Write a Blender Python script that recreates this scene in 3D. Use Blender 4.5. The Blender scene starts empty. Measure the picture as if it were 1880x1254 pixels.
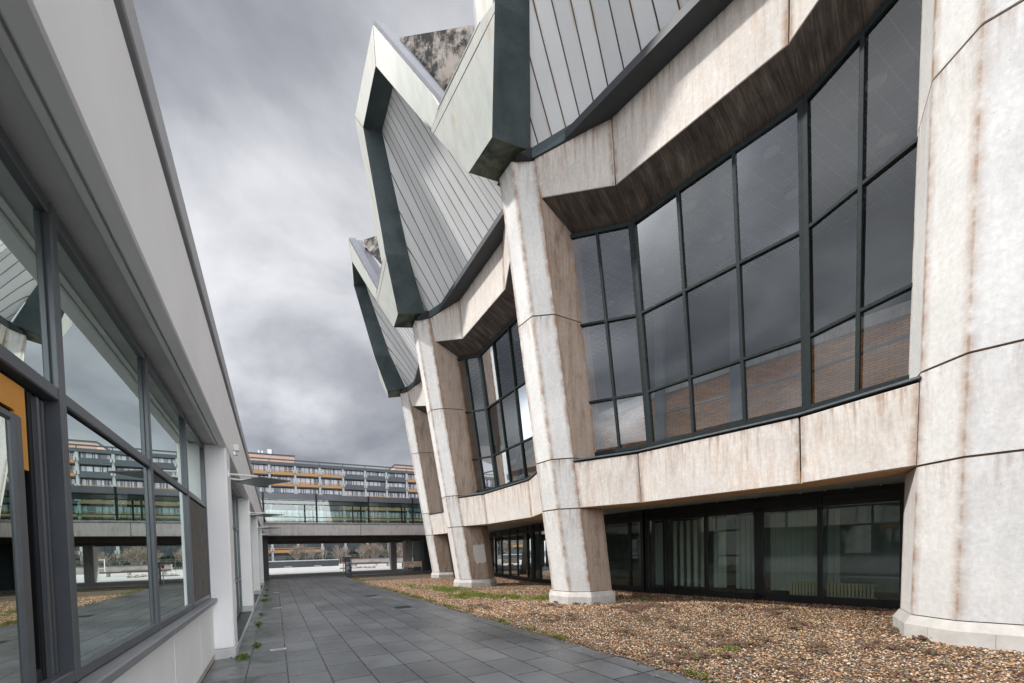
import bpy, bmesh, math, random
from mathutils import Vector, Matrix, noise
random.seed(7)
scene = bpy.context.scene
COL = scene.collection
R = math.radians

# ------------------------------------------------------------------ helpers
class MB:
    """collects polygons, builds ONE mesh object"""
    def __init__(s): s.v=[]; s.f=[]; s.m=[]; s.uv={}
    def poly(s, pts, m=0, uv=None):
        b=len(s.v); s.v += [tuple(p) for p in pts]
        if uv: s.uv[len(s.f)] = uv
        s.f.append(list(range(b, b+len(pts)))); s.m.append(m)
    def box(s, x0,x1,y0,y1,z0,z1, m=0):
        P=[Vector(q) for q in ((x0,y0,z0),(x1,y0,z0),(x1,y1,z0),(x0,y1,z0),(x0,y0,z1),(x1,y0,z1),(x1,y1,z1),(x0,y1,z1))]
        s.hexa(P,m)
    def hexa(s, P, m=0):
        b=len(s.v); s.v += [tuple(p) for p in P]
        for q in ((0,3,2,1),(4,5,6,7),(0,1,5,4),(1,2,6,5),(2,3,7,6),(3,0,4,7)):
            s.f.append([b+i for i in q]); s.m.append(m)
    def beam(s, p, q, a, wa, b, wb, m=0):
        """box from p to q; half width wa along a, from 0..wb along b"""
        p=Vector(p);q=Vector(q);a=Vector(a).normalized()*wa;b=Vector(b).normalized()*wb
        s.hexa([p-a,p+a,p+a+b,p-a+b,q-a,q+a,q+a+b,q-a+b],m)
    def faced(s, quad, inward, m=0, nu=10, nv=10, top=True):
        """slab whose outer face (bl,br,tr,tl) carries uv = (distance to nearest side, distance below the top)"""
        bl,br,tr,tl=quad
        W=((br-bl).length+(tr-tl).length)/2; H=((tl-bl).length+(tr-br).length)/2
        def P(a,b): return bl.lerp(br,a).lerp(tl.lerp(tr,a),b)
        def U(a,b): return (min(a,1-a)*W,(1-b)*H)
        # denser rows near the borders
        us=[0,.5]+[0]; us=sorted(set([0,.5,1]+[min(.49,x/W) for x in (.05,.12,.3)]+[1-min(.49,x/W) for x in (.05,.12,.3)]))
        vs=[k/nv for k in range(nv+1)]
        for a in range(len(us)-1):
            for b in range(nv):
                st=[(us[a],vs[b]),(us[a+1],vs[b]),(us[a+1],vs[b+1]),(us[a],vs[b+1])]
                s.poly([P(*q) for q in st],m,[U(*q) for q in st])
        if inward is None: return
        i=inward
        bot=[P(a,0) for a in us]; tp=[P(a,1) for a in us]; lf=[P(0,b) for b in vs]; rg=[P(1,b) for b in vs]
        z4=[(.5,.5)]*4
        for L in (bot,tp,lf,rg):
            for k in range(len(L)-1): s.poly([L[k],L[k+1],L[k+1]+i,L[k]+i],m,z4)
        s.poly([bl+i,br+i,tr+i,tl+i],m,z4)
    def tube(s, p, q, r0, r1=None, n=6, m=0):
        p=Vector(p);q=Vector(q);r1=r0 if r1 is None else r1
        d=(q-p).normalized(); a=d.orthogonal().normalized(); b=d.cross(a)
        B=len(s.v)
        for c,r in ((p,r0),(q,r1)):
            for k in range(n):
                t=2*math.pi*k/n; s.v.append(tuple(c+a*(r*math.cos(t))+b*(r*math.sin(t))))
        for k in range(n):
            k2=(k+1)%n; s.f.append([B+k,B+k2,B+n+k2,B+n+k]); s.m.append(m)
        s.f.append([B+k for k in reversed(range(n))]); s.m.append(m)
        s.f.append([B+n+k for k in range(n)]); s.m.append(m)
    def prism(s, ring0, ring1, m=0, caps=True):
        n=len(ring0); b=len(s.v); s.v += [tuple(p) for p in ring0]+[tuple(p) for p in ring1]
        for k in range(n):
            k2=(k+1)%n; s.f.append([b+k,b+k2,b+n+k2,b+n+k]); s.m.append(m)
        if caps:
            s.f.append([b+k for k in reversed(range(n))]); s.m.append(m)
            s.f.append([b+n+k for k in range(n)]); s.m.append(m)
    def build(s, name, mats, parent=None, bevel=0, merge=True, smooth=False):
        me=bpy.data.meshes.new(name); me.from_pydata(s.v,[],s.f)
        if not isinstance(mats,(list,tuple)): mats=[mats]
        for m in mats: me.materials.append(m)
        me.polygons.foreach_set('material_index', s.m)
        if s.uv:
            l=me.uv_layers.new(name='UVMap')
            for fi,uv in s.uv.items():
                for k,li in enumerate(me.polygons[fi].loop_indices): l.data[li].uv=uv[k]
        bm=bmesh.new(); bm.from_mesh(me)
        if merge: bmesh.ops.remove_doubles(bm, verts=bm.verts, dist=1e-5)
        bmesh.ops.recalc_face_normals(bm, faces=bm.faces)
        if bevel:
            ed=[e for e in bm.edges if len(e.link_faces)==2 and e.calc_face_angle(0)>.3]
            bmesh.ops.bevel(bm, geom=ed, offset=bevel, segments=1, affect='EDGES', clamp_overlap=True)
        bm.to_mesh(me); bm.free()
        if smooth:
            me.polygons.foreach_set('use_smooth',[True]*len(me.polygons))
        o=bpy.data.objects.new(name, me); COL.objects.link(o)
        if parent: o.parent=parent
        return o

def tag(o, label=None, cat=None, group=None, kind=None):
    if label: o['label']=label
    if cat: o['category']=cat
    if group: o['group']=group
    if kind: o['kind']=kind
    return o
def empty(name, loc=(0,0,0), rz=0):
    o=bpy.data.objects.new(name,None); COL.objects.link(o); o.location=loc; o.rotation_euler=(0,0,rz)
    o.empty_display_size=.3
    return o
CHILD={}
def copy_tree(o, parent=None):
    c=o.copy(); COL.objects.link(c)
    if parent: c.parent=parent
    for ch in [x for x in bpy.data.objects if x.parent==o]: copy_tree(ch,c)
    return c

# ------------------------------------------------------------------ materials
class NT:
    def __init__(s,name):
        s.mat=bpy.data.materials.new(name); s.mat.use_nodes=True
        s.n=s.mat.node_tree.nodes; s.l=s.mat.node_tree.links; s.n.clear()
        s.out=s.n.new('ShaderNodeOutputMaterial')
    def new(s,t,**kw):
        n=s.n.new('ShaderNode'+t)
        for k,v in kw.items():
            if k.startswith('i_'):
                key=k[2:].replace('_',' ')
                n.inputs[key].default_value=v
            else: setattr(n,k,v)
        return n
    def link(s,a,b): s.l.new(a,b)
    def coord(s,scale=(1,1,1),kind='Object',rot=(0,0,0)):
        c=s.new('TexCoord'); m=s.new('Mapping'); m.inputs['Scale'].default_value=scale; m.inputs['Rotation'].default_value=rot
        s.link(c.outputs[kind],m.inputs['Vector']); return m.outputs['Vector']
    def noise(s,vec,scale,detail=4,rough=.6,dist=0):
        n=s.new('TexNoise'); n.inputs['Scale'].default_value=scale; n.inputs['Detail'].default_value=detail
        n.inputs['Roughness'].default_value=rough; n.inputs['Distortion'].default_value=dist
        s.link(vec,n.inputs['Vector']); return n.outputs['Fac']
    def ramp(s,fac,stops):
        r=s.new('ValToRGB'); e=r.color_ramp.elements
        while len(e)<len(stops): e.new(.5)
        for k,(p,c) in enumerate(stops):
            e[k].position=p; e[k].color=(c,c,c,1) if not isinstance(c,(tuple,list)) else (*c,1)
        s.link(fac,r.inputs['Fac']); return r.outputs['Color']
    def mix(s,fac,a,b,mode='MIX'):
        m=s.new('Mix',data_type='RGBA',blend_type=mode)
        for k,val in ((0,fac),(6,a),(7,b)):
            if hasattr(val,'links'): s.link(val,m.inputs[k])
            elif isinstance(val,(tuple,list)): m.inputs[k].default_value=(*val,1)
            else: m.inputs[k].default_value=val if k==0 else (val,val,val,1)
        return m.outputs[2]
    def math(s,op,a,b=None):
        m=s.new('Math',operation=op)
        for k,val in ((0,a),(1,b)):
            if val is None: continue
            if hasattr(val,'links'): s.link(val,m.inputs[k])
            else: m.inputs[k].default_value=val
        return m.outputs[0]
    def bump(s,h,strength=.3,dist=.02):
        b=s.new('Bump'); b.inputs['Strength'].default_value=strength; b.inputs['Distance'].default_value=dist
        s.link(h,b.inputs['Height']); return b.outputs['Normal']
    def bsdf(s,color,rough=.8,normal=None,spec=.5,metal=0):
        b=s.new('BsdfPrincipled')
        for k,val in (('Base Color',color),('Roughness',rough)):
            if hasattr(val,'links'): s.link(val,b.inputs[k])
            else: b.inputs[k].default_value=(*val,1) if isinstance(val,(tuple,list)) else val
        b.inputs['Specular IOR Level'].default_value=spec; b.inputs['Metallic'].default_value=metal
        if normal is not None: s.link(normal,b.inputs['Normal'])
        s.link(b.outputs[0],s.out.inputs['Surface']); return b

def simple(name,color,rough=.6,spec=.4,metal=0,var=.25,scale=3,bump=0):
    t=NT(name); v=t.coord()
    n=t.noise(v,scale,6,.65)
    f=t.ramp(n,[(.3,1-var),(.7,1+var*.4)])
    c=t.mix(1.0,color,f,'MULTIPLY')
    nm=t.bump(t.noise(v,scale*12,3),bump,.01) if bump else None
    t.bsdf(c,rough,nm,spec,metal); return t.mat

def concrete(name, base, stain, amount=.5, streak=1.0, dark=None, darkamt=0., board=0.,rough=.85,edge=0.):
    """cast concrete: blotches, vertical run-off streaks, pin holes"""
    t=NT(name); v=t.coord()
    blot=t.noise(v,.9,6,.6,.3); fine=t.noise(v,14,5,.7)
    vs=t.coord(scale=(7*streak,7*streak,.55)); st=t.noise(vs,1.0,5,.65,.2)
    vs2=t.coord(scale=(26,26,.8)); st2=t.noise(vs2,1.0,3,.6)
    s1=t.ramp(st,[(.46,0),(.72,1)])
    gate=t.ramp(blot,[(.38,0.12),(.66,1)])
    fac=t.math('MULTIPLY',t.math('MULTIPLY',s1,gate),amount)
    f2=t.math('MULTIPLY',t.ramp(st2,[(.5,0),(.75,1)]),amount*.55)
    fac=t.math('MINIMUM',t.math('ADD',fac,f2),.92)
    c=t.mix(fac,base,stain)
    c=t.mix(1.0,c,t.ramp(fine,[(.25,.82),(.7,1.06)]),'MULTIPLY')
    c=t.mix(1.0,c,t.ramp(blot,[(.3,.86),(.7,1.05)]),'MULTIPLY')
    if dark:
        d=t.noise(t.coord(scale=(3,3,.9)),1.1,6,.7,.4)
        c=t.mix(t.math('MULTIPLY',t.ramp(d,[(.52,0),(.72,1)]),darkamt),c,dark)
    vo=t.new('TexVoronoi'); vo.inputs['Scale'].default_value=9; t.link(v,vo.inputs['Vector'])
    pin=t.ramp(vo.outputs['Distance'],[(.035,.45),(.06,1)])
    c=t.mix(1.0,c,pin,'MULTIPLY')
    if edge:
        sp=t.new('SeparateXYZ'); uvn=t.new('TexCoord'); t.link(uvn.outputs['UV'],sp.inputs[0])
        en=t.noise(v,3.2,6,.7)
        ed=t.math('MULTIPLY',t.ramp(sp.outputs[0],[(0,1),(.025,.85),(.12,0)]),t.ramp(en,[(.36,.12),(.62,1)]))
        tp=t.math('MULTIPLY',t.ramp(t.math('MULTIPLY',sp.outputs[1],.8),[(0,1),(.12,.55),(.85,0)]),t.ramp(t.noise(t.coord(scale=(11,11,.35)),1.0,4,.65),[(.45,0),(.68,1)]))
        gr=t.math('MINIMUM',t.math('MULTIPLY',t.math('MAXIMUM',ed,tp),edge),.9)
        c=t.mix(gr,c,t.mix(en,(.10,.06,.035),(.36,.19,.09)))
    h=t.math('ADD',fine,t.math('MULTIPLY',st2,.6+board))
    t.bsdf(c,rough,t.bump(h,.25+board*.3,.012),.3); return t.mat

M={}
M['conc_col']=concrete('concrete_column',(.65,.645,.625),(.46,.32,.20),.20,.8,(.36,.32,.29),.20,edge=.9)
M['conc_panel']=concrete('concrete_panel',(.62,.59,.55),(.44,.24,.12),.55,1.1,(.27,.17,.10),.22,edge=1.0)
M['conc_side']=concrete('concrete_rust_shade',(.40,.32,.26),(.20,.115,.065),.85,.6,(.10,.065,.045),.7,edge=.9)  # rust stains, with the side's shade put into the darker base
M['conc_cool']=concrete('concrete_cool_patched',(.63,.632,.622),(.42,.33,.26),.22,.7,(.36,.35,.33),.3,edge=.55)
M['conc_cream']=concrete('concrete_cream',(.645,.64,.62),(.46,.33,.21),.2,.7,None,0,edge=.7)
M['conc_plinth']=simple('plinth_tile',(.46,.44,.41),.7,var=.22,scale=4,bump=.1)
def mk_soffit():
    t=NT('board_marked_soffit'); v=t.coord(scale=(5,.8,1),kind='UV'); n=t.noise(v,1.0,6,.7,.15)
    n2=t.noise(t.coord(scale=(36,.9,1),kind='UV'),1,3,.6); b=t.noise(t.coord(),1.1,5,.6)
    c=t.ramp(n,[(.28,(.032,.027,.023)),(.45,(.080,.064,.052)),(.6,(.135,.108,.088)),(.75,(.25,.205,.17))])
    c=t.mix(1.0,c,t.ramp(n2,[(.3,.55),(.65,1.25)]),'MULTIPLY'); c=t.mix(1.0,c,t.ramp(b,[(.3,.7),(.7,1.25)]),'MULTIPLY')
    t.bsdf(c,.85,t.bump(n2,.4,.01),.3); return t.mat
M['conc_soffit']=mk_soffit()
M['soffit_bounce']=concrete('concrete_underside',(.60,.37,.19),(.36,.19,.08),.6,1.,None,0)  # warm bounce light on the underside is put into this orange base
M['conc_grey']=concrete('concrete_grey',(.50,.475,.455),(.22,.19,.17),.7,1.5,(.12,.10,.09),.45)
M['conc_tower']=None
M['white_render']=simple('white_render',(.86,.868,.875),.7,.3,var=.07,scale=.8,bump=.04)
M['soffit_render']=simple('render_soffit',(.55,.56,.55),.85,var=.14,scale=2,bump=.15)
M['joint']=simple('joint_filler',(.13,.075,.035),.9,var=.5,scale=6)
M['pale']=None
M['dark']=None
M['coping']=simple('coping_metal',(.19,.20,.22),.4,.5,.3,var=.15)
M['frame_dark']=simple('window_frame_dark',(.012,.019,.020),.6,.22,var=.45,scale=9,bump=.05)
M['sill_zinc']=simple('sill_zinc',(.085,.098,.105),.42,.5,.4,var=.4,scale=6)
M['frame_grey']=simple('window_frame_grey',(.115,.127,.142),.33,.5,.3,var=.15)
M['frame_black']=simple('frame_black',(.012,.013,.016),.4,.5,var=.3)
M['white_paint']=simple('white_paint',(.72,.72,.71),.5,var=.1)
M['steel']=simple('brushed_steel',(.55,.56,.57),.3,.5,.9,var=.1)
M['orange']=simple('orange_panel',(.36,.20,.08),.6,var=.2,scale=2)
M['slate']=simple('slate_panel',(.055,.068,.075),.55,var=.25,scale=1.5)
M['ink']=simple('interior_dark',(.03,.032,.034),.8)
M['room']=simple('room_wall',(.42,.46,.44),.85,var=.2)
M['rust_box']=simple('penthouse_clad',(.50,.34,.27),.7,var=.12,scale=.6)
M['dark_metal']=simple('dark_metal_band',(.045,.05,.055),.5,var=.2)
M['slate_sign']=simple('sign_body',(.06,.072,.09),.45,var=.15)
M['board_cream']=simple('sign_board',(.60,.47,.37),.6,var=.08)
M['wood']=simple('weathered_wood',(.16,.10,.065),.75,var=.5,scale=8)
M['red']=simple('red_plastic',(.52,.07,.03),.45,var=.1)
M['blind']=simple('blind_fabric',(.70,.78,.73),.8,var=.12)
M['radiator']=simple('radiator_enamel',(.80,.80,.58),.4,var=.08)
M['black_text']=simple('black_lettering',(.02,.02,.02),.6)
M['bark']=simple('bare_bark',(.24,.195,.155),.9,var=.4,scale=5)
M['rock']=simple('pale_rock',(.42,.38,.34),.9,var=.3,scale=5,bump=.3)
M['office_dark']=simple('office_glass_dark',(.045,.06,.065),.25,.5,var=.6,scale=.5)
M['post']=simple('foyer_post_blue',(.10,.13,.16),.5,var=.2)
M['wing']=simple('wing_panel',(.105,.125,.12),.3,.5,0,var=.4,scale=5)
M['pilbase']=simple('pilaster_base',(.55,.55,.55),.8,var=.2,scale=4)
M['lightdisc']=simple('ceiling_lamp_ring',(.6,.62,.62),.4)

def mk_pale():
    t=NT('pale_metal'); v=t.coord(); vs=t.coord(scale=(2.2,2.2,.22))
    st=t.noise(vs,1.2,4,.6,.15); n=t.noise(v,.7,5,.6)
    c=t.mix(t.ramp(n,[(.3,0),(.7,1)]),(.40,.43,.40),(.46,.46,.42))
    c=t.mix(t.math('MULTIPLY',t.ramp(st,[(.60,0),(.72,1)]),.45),c,(.42,.27,.16))
    c=t.mix(1.0,c,t.ramp(t.noise(v,40,2),[(.2,.94),(.6,1.02)]),'MULTIPLY')
    c=t.mix(1.0,c,t.ramp(t.noise(t.coord(scale=(5,5,.3)),1,4,.6),[(.35,.90),(.6,1.03)]),'MULTIPLY')
    t.bsdf(c,.5,None,.35); return t.mat
M['pale']=mk_pale()
def mk_dark():
    t=NT('dark_metal'); v=t.coord()
    n=t.noise(v,1.1,6,.65,.3); sp=t.noise(v,16,4,.6)
    c=t.mix(t.ramp(n,[(.3,0),(.72,1)]),(.034,.055,.060),(.095,.122,.130))
    c=t.mix(t.ramp(sp,[(.60,0),(.72,.75)]),c,(.018,.026,.028))
    t.bsdf(c,t.ramp(n,[(.3,.36),(.7,.6)]),t.bump(sp,.08,.005),.5,.15); return t.mat
M['dark']=mk_dark()
def mk_under():
    t=NT('green_underside'); v=t.coord()
    n=t.noise(v,1.6,5,.6,.4); sp=t.noise(v,13,3,.6)
    c=t.mix(t.ramp(n,[(.38,0),(.64,1)]),(.022,.038,.036),(.17,.185,.13))
    c=t.mix(t.ramp(sp,[(.62,0),(.70,.85)]),c,(.012,.016,.015))
    t.bsdf(c,.6,None,.4); return t.mat
M['under']=mk_under()
def mk_clad():
    t=NT('panel_cladding')
    uvc=t.new('TexCoord'); sep=t.new('SeparateXYZ'); t.link(uvc.outputs['UV'],sep.inputs[0])
    fr=t.math('FRACT',t.math('ADD',sep.outputs[0],.5)); d=t.math('ABSOLUTE',t.math('SUBTRACT',fr,.5))
    seam=t.ramp(d,[(.030,1),(.046,0)])
    near=t.ramp(d,[(.03,1),(.17,0)])
    idx=t.math('FLOOR',t.math('ADD',sep.outputs[0],.5))
    comb=t.new('CombineXYZ'); t.link(sep.outputs[1],comb.inputs[1]); t.link(t.math('MULTIPLY',sep.outputs[0],2.2),comb.inputs[0])
    rn=t.noise(comb.outputs[0],.9,5,.6,.3)
    v=t.coord(); n=t.noise(v,.8,4); sp=t.noise(v,22,3,.6)
    wn=t.new('TexWhiteNoise',noise_dimensions='1D'); t.link(t.math('FLOOR',sep.outputs[0]),wn.inputs['W'])
    c=t.mix(t.ramp(n,[(.3,0),(.7,1)]),(.78,.79,.80),(.83,.835,.84))
    c=t.mix(1.0,c,t.ramp(wn.outputs['Value'],[(0,.93),(1,1.05)]),'MULTIPLY')
    c=t.mix(t.math('MULTIPLY',t.math('MULTIPLY',near,t.ramp(rn,[(.50,0),(.66,1)])),.7),c,(.42,.25,.10))
    c=t.mix(t.ramp(sp,[(.70,0),(.76,.5)]),c,(.16,.16,.16))
    c=t.mix(seam,c,t.mix(t.ramp(rn,[(.4,0),(.6,1)]),(.028,.03,.032),(.12,.075,.03)))
    t.bsdf(c,.42,t.bump(t.ramp(d,[(.02,0),(.05,1)]),.5,.02),.45); return t.mat
M['clad']=mk_clad()
def mk_tower():
    t=NT('stained_concrete'); v=t.coord()
    base=t.mix(t.ramp(t.noise(v,1.2,6,.65),[(.3,0),(.7,1)]),(.42,.40,.37),(.34,.28,.23))
    grey=t.noise(t.coord(scale=(3,3,.6)),1,5,.65); base=t.mix(t.ramp(grey,[(.5,0),(.7,.8)]),base,(.19,.18,.17))
    sep=t.new('SeparateXYZ'); t.link(v,sep.inputs[0])
    low=t.ramp(t.math('MULTIPLY',t.math('SUBTRACT',17.3,sep.outputs[2]),.3),[(.05,-.0),(1,.16)])
    m=t.math('ADD',t.math('ADD',t.math('MULTIPLY',t.noise(v,1.0,8,.7,.1),.7),t.math('MULTIPLY',t.noise(t.coord(scale=(6,6,2.2)),1,8,.75,.1),.3)),low)
    c=t.mix(t.ramp(m,[(.455,0),(.535,.95)]),base,(.028,.030,.029))
    t.bsdf(c,.9,t.bump(m,.3,.03),.2); return t.mat
M['conc_tower']=mk_tower()

def glass(name, tint, base, boost, rough=0.0, wav=.0, col=(.93,.97,.96)):
    t=NT(name)
    tr=t.new('BsdfTransparent'); tr.inputs['Color'].default_value=(*tint,1)
    gl=t.new('BsdfGlossy'); gl.inputs['Roughness'].default_value=rough; gl.inputs['Color'].default_value=(*col,1)
    fr=t.new('Fresnel'); fr.inputs['IOR'].default_value=1.5
    f=t.math('MINIMUM',t.math('ADD',t.math('MULTIPLY',fr.outputs[0],boost),base),.96)
    if wav:
        nb=t.bump(t.noise(t.coord(),.7,2),wav,.05); t.link(nb,gl.inputs['Normal'])
    mx=t.new('MixShader'); t.link(f,mx.inputs[0]); t.link(tr.outputs[0],mx.inputs[1]); t.link(gl.outputs[0],mx.inputs[2])
    t.link(mx.outputs[0],t.out.inputs['Surface']); return t.mat
M['glass_left']=glass('shop_glass',(.30,.38,.35),.60,1.0,col=(.88,.97,.93))
M['glass_aud']=glass('foyer_glass',(.86,.88,.88),.055,1.5,col=(.93,.97,1.0))
M['glass_gf']=glass('ground_floor_glass',(.66,.74,.70),.035,1.1)
M['glass_bridge']=glass('bridge_glass',(.62,.76,.72),.06,1.0)

def mk_brick():
    t=NT('brick'); v=t.coord(kind='UV')
    b=t.new('TexBrick'); t.link(v,b.inputs['Vector'])
    b.inputs['Scale'].default_value=1; b.inputs['Brick Width'].default_value=.24; b.inputs['Row Height'].default_value=.075
    b.inputs['Mortar Size'].default_value=.008; b.inputs['Color1'].default_value=(.60,.25,.06,1); b.inputs['Color2'].default_value=(.36,.14,.035,1)
    b.inputs['Mortar'].default_value=(.10,.07,.05,1); b.inputs['Bias'].default_value=-.1
    c=t.mix(1.0,b.outputs['Color'],t.ramp(t.noise(v,3,5),[(.3,.75),(.7,1.2)]),'MULTIPLY')
    t.bsdf(c,.85,t.bump(b.outputs['Fac'],-.4,.01),.3); return t.mat
M['brick']=mk_brick()
def mk_ceil():
    t=NT('grid_ceiling'); v=t.coord(scale=(1,1,1))
    b=t.new('TexBrick'); t.link(v,b.inputs['Vector']); b.offset=0
    b.inputs['Scale'].default_value=1; b.inputs['Brick Width'].default_value=.3; b.inputs['Row Height'].default_value=.3
    b.inputs['Mortar Size'].default_value=.012; b.inputs['Color1'].default_value=(.16,.175,.185,1); b.inputs['Color2'].default_value=(.14,.155,.165,1); b.inputs['Mortar'].default_value=(.42,.44,.45,1)
    t.bsdf(b.outputs['Color'],.8,None,.3); return t.mat
M['ceil']=mk_ceil()
def mk_paving():
    t=NT('paving_slabs')
    c0=t.new('TexCoord'); sep=t.new('SeparateXYZ'); t.link(c0.outputs['Object'],sep.inputs[0])
    row=t.math('FLOOR',t.math('DIVIDE',t.math('SUBTRACT',sep.outputs[0],.10),.523))
    wn=t.new('TexWhiteNoise',noise_dimensions='1D'); t.link(row,wn.inputs['W'])
    off=t.math('MULTIPLY',t.math('ROUND',t.math('MULTIPLY',wn.outputs['Value'],2.0)),.26)
    comb=t.new('CombineXYZ'); t.link(t.math('ADD',sep.outputs[1],off),comb.inputs[0]); t.link(t.math('SUBTRACT',sep.outputs[0],.10),comb.inputs[1])
    b=t.new('TexBrick'); t.link(comb.outputs[0],b.inputs['Vector']); b.offset=0
    b.inputs['Scale'].default_value=1; b.inputs['Brick Width'].default_value=.785; b.inputs['Row Height'].default_value=.523
    b.inputs['Mortar Size'].default_value=.011; b.inputs['Mortar Smooth'].default_value=.3
    b.inputs['Color1'].default_value=(.215,.226,.232,1); b.inputs['Color2'].default_value=(.145,.154,.160,1); b.inputs['Mortar'].default_value=(.012,.013,.012,1); b.inputs['Bias'].default_value=0
    v=c0.outputs['Object']
    n=t.noise(v,.55,6,.6,.4); f=t.noise(v,60,3,.7); md=t.noise(v,5,5,.7)
    c=t.mix(1.0,b.outputs['Color'],t.ramp(n,[(.28,.55),(.70,1.35)]),'MULTIPLY')
    c=t.mix(1.0,c,t.ramp(f,[(.25,.6),(.7,1.3)]),'MULTIPLY')
    c=t.mix(1.0,c,t.ramp(md,[(.3,.85),(.7,1.1)]),'MULTIPLY')
    # moss in the first joints beside the building
    edge=t.math('ABSOLUTE',t.math('ADD',sep.outputs[0],.5))
    mo=t.math('MULTIPLY',t.ramp(edge,[(.15,1),(.75,0)]),t.ramp(t.noise(v,2.2,6,.7),[(.46,0),(.62,.75)]))
    c=t.mix(mo,c,(.022,.040,.018))
    h=t.math('ADD',t.math('MULTIPLY',b.outputs['Fac'],-1.0),t.math('MULTIPLY',f,.15))
    sb=t.new('RGBToBW'); t.link(b.outputs['Color'],sb.inputs[0])
    t.bsdf(c,t.math('ADD',t.ramp(md,[(.3,.16),(.7,.36)]),t.math('MULTIPLY',sb.outputs[0],.6)),t.bump(h,.55,.008),.45); return t.mat
M['paving']=mk_paving()
def mk_gravel():
    t=NT('gravel_bed'); v=t.coord()
    vo=t.new('TexVoronoi'); vo.inputs['Scale'].default_value=26; t.link(v,vo.inputs['Vector'])
    sep=t.new('SeparateColor'); t.link(vo.outputs['Color'],sep.inputs[0])
    c=t.ramp(sep.outputs[0],[(0,(.03,.022,.016)),(.3,(.13,.085,.05)),(.6,(.20,.15,.10)),(.85,(.28,.23,.18)),(1,(.12,.11,.10))])
    c=t.mix(1.0,c,t.ramp(vo.outputs['Distance'],[(.25,1.05),(.7,.25)]),'MULTIPLY')
    c=t.mix(1.0,c,t.ramp(t.noise(v,.8,4),[(.3,.75),(.7,1.1)]),'MULTIPLY')
    t.bsdf(c,.85,t.bump(vo.outputs['Distance'],-1.0,.03),.3); return t.mat
M['gravel']=mk_gravel()
def mk_stone():
    t=NT('gravel_stone'); g=t.new('NewGeometry')
    c=t.ramp(g.outputs['Random Per Island'],[(0,(.05,.033,.024)),(.2,(.20,.10,.045)),(.42,(.35,.19,.085)),(.62,(.42,.28,.165)),(.80,(.60,.51,.40)),(.88,(.13,.12,.12)),(1,(.38,.20,.07))])
    t.bsdf(c,.7,None,.35); return t.mat
M['stone']=mk_stone()
def leafmat(name,stops,rough=.6):
    t=NT(name); g=t.new('NewGeometry'); c=t.ramp(g.outputs['Random Per Island'],stops)
    b=t.bsdf(c,rough,None,.25); return t.mat
M['grass']=leafmat('grass_blade',[(0,(.06,.11,.012)),(.5,(.13,.19,.02)),(.8,(.20,.22,.03)),(1,(.26,.22,.06))])
M['sedum']=leafmat('sedum_leaf',[(0,(.055,.022,.022)),(.4,(.10,.04,.035)),(.7,(.13,.075,.05)),(.85,(.09,.11,.04)),(1,(.15,.14,.06))])
M['weed']=leafmat('weed_leaf',[(0,(.03,.07,.012)),(.6,(.07,.14,.02)),(1,(.12,.19,.04))])
M['ever']=leafmat('dark_leaf',[(0,(.012,.025,.014)),(.5,(.025,.045,.022)),(.85,(.05,.07,.03)),(1,(.10,.10,.05))])
M['plaza']=simple('plaza_paving',(.38,.378,.375),.8,var=.22,scale=.6,bump=.1)
M['ground']=simple('ground_soil',(.10,.10,.085),.95,var=.3,scale=.2)
def mk_blindwin():
    # office window strip: pale curtains standing behind dark panes
    t=NT('office_window'); v=t.coord(scale=(1,1,1)); sep=t.new('SeparateXYZ'); t.link(v,sep.inputs[0])
    wn=t.new('TexWhiteNoise',noise_dimensions='2D'); cb=t.new('CombineXYZ')
    t.link(t.math('FLOOR',t.math('MULTIPLY',sep.outputs[0],2.9)),cb.inputs[0]); t.link(t.math('FLOOR',t.math('DIVIDE',t.math('ADD',sep.outputs[2],.5),3.27)),cb.inputs[1]); t.link(cb.outputs[0],wn.inputs['Vector'])
    c=t.ramp(wn.outputs['Value'],[(0,(.05,.055,.075)),(.30,(.11,.12,.15)),(.34,(.30,.31,.36)),(1,(.50,.51,.56))])
    fold=t.new('TexWave'); fold.inputs['Scale'].default_value=2.2; t.link(v,fold.inputs['Vector']); fold.inputs['Distortion'].default_value=1
    c=t.mix(1.0,c,t.ramp(fold.outputs['Fac'],[(0,.72),(1,1.05)]),'MULTIPLY')
    t.bsdf(c,.25,None,.5); return t.mat
M['officewin']=mk_blindwin()

# ------------------------------------------------------------------ ground and paths
m=MB(); m.poly([(-900,-900,-.06),(900,-900,-.06),(900,900,-.06),(-900,900,-.06)]); tag(m.build('ground',M['ground']),kind='structure')
m=MB(); m.box(-1.2,4.62,-14,33.5,-.05,0); m.poly([(4.62,27,0),(5.05,33.5,0),(4.62,33.5,0)]); tag(m.build('path',M['paving']),kind='structure')
m=MB()
pts=[(4.62,-14),(60,-14),(60,33.6),(5.05,33.6),(4.62,27)]
nx=[]
m.poly([(x,y,.0) for x,y in pts]); g=m.build('gravel_bed',M['gravel']); tag(g,kind='structure')
m=MB(); m.box(-40,120,33.5,34.6,-.05,.002); tag(m.build('cross_path',M['paving']),kind='structure')
m=MB(); m.box(-40,120,34.6,86,-.05,.002); tag(m.build('plaza',M['plaza']),kind='structure')

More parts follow.
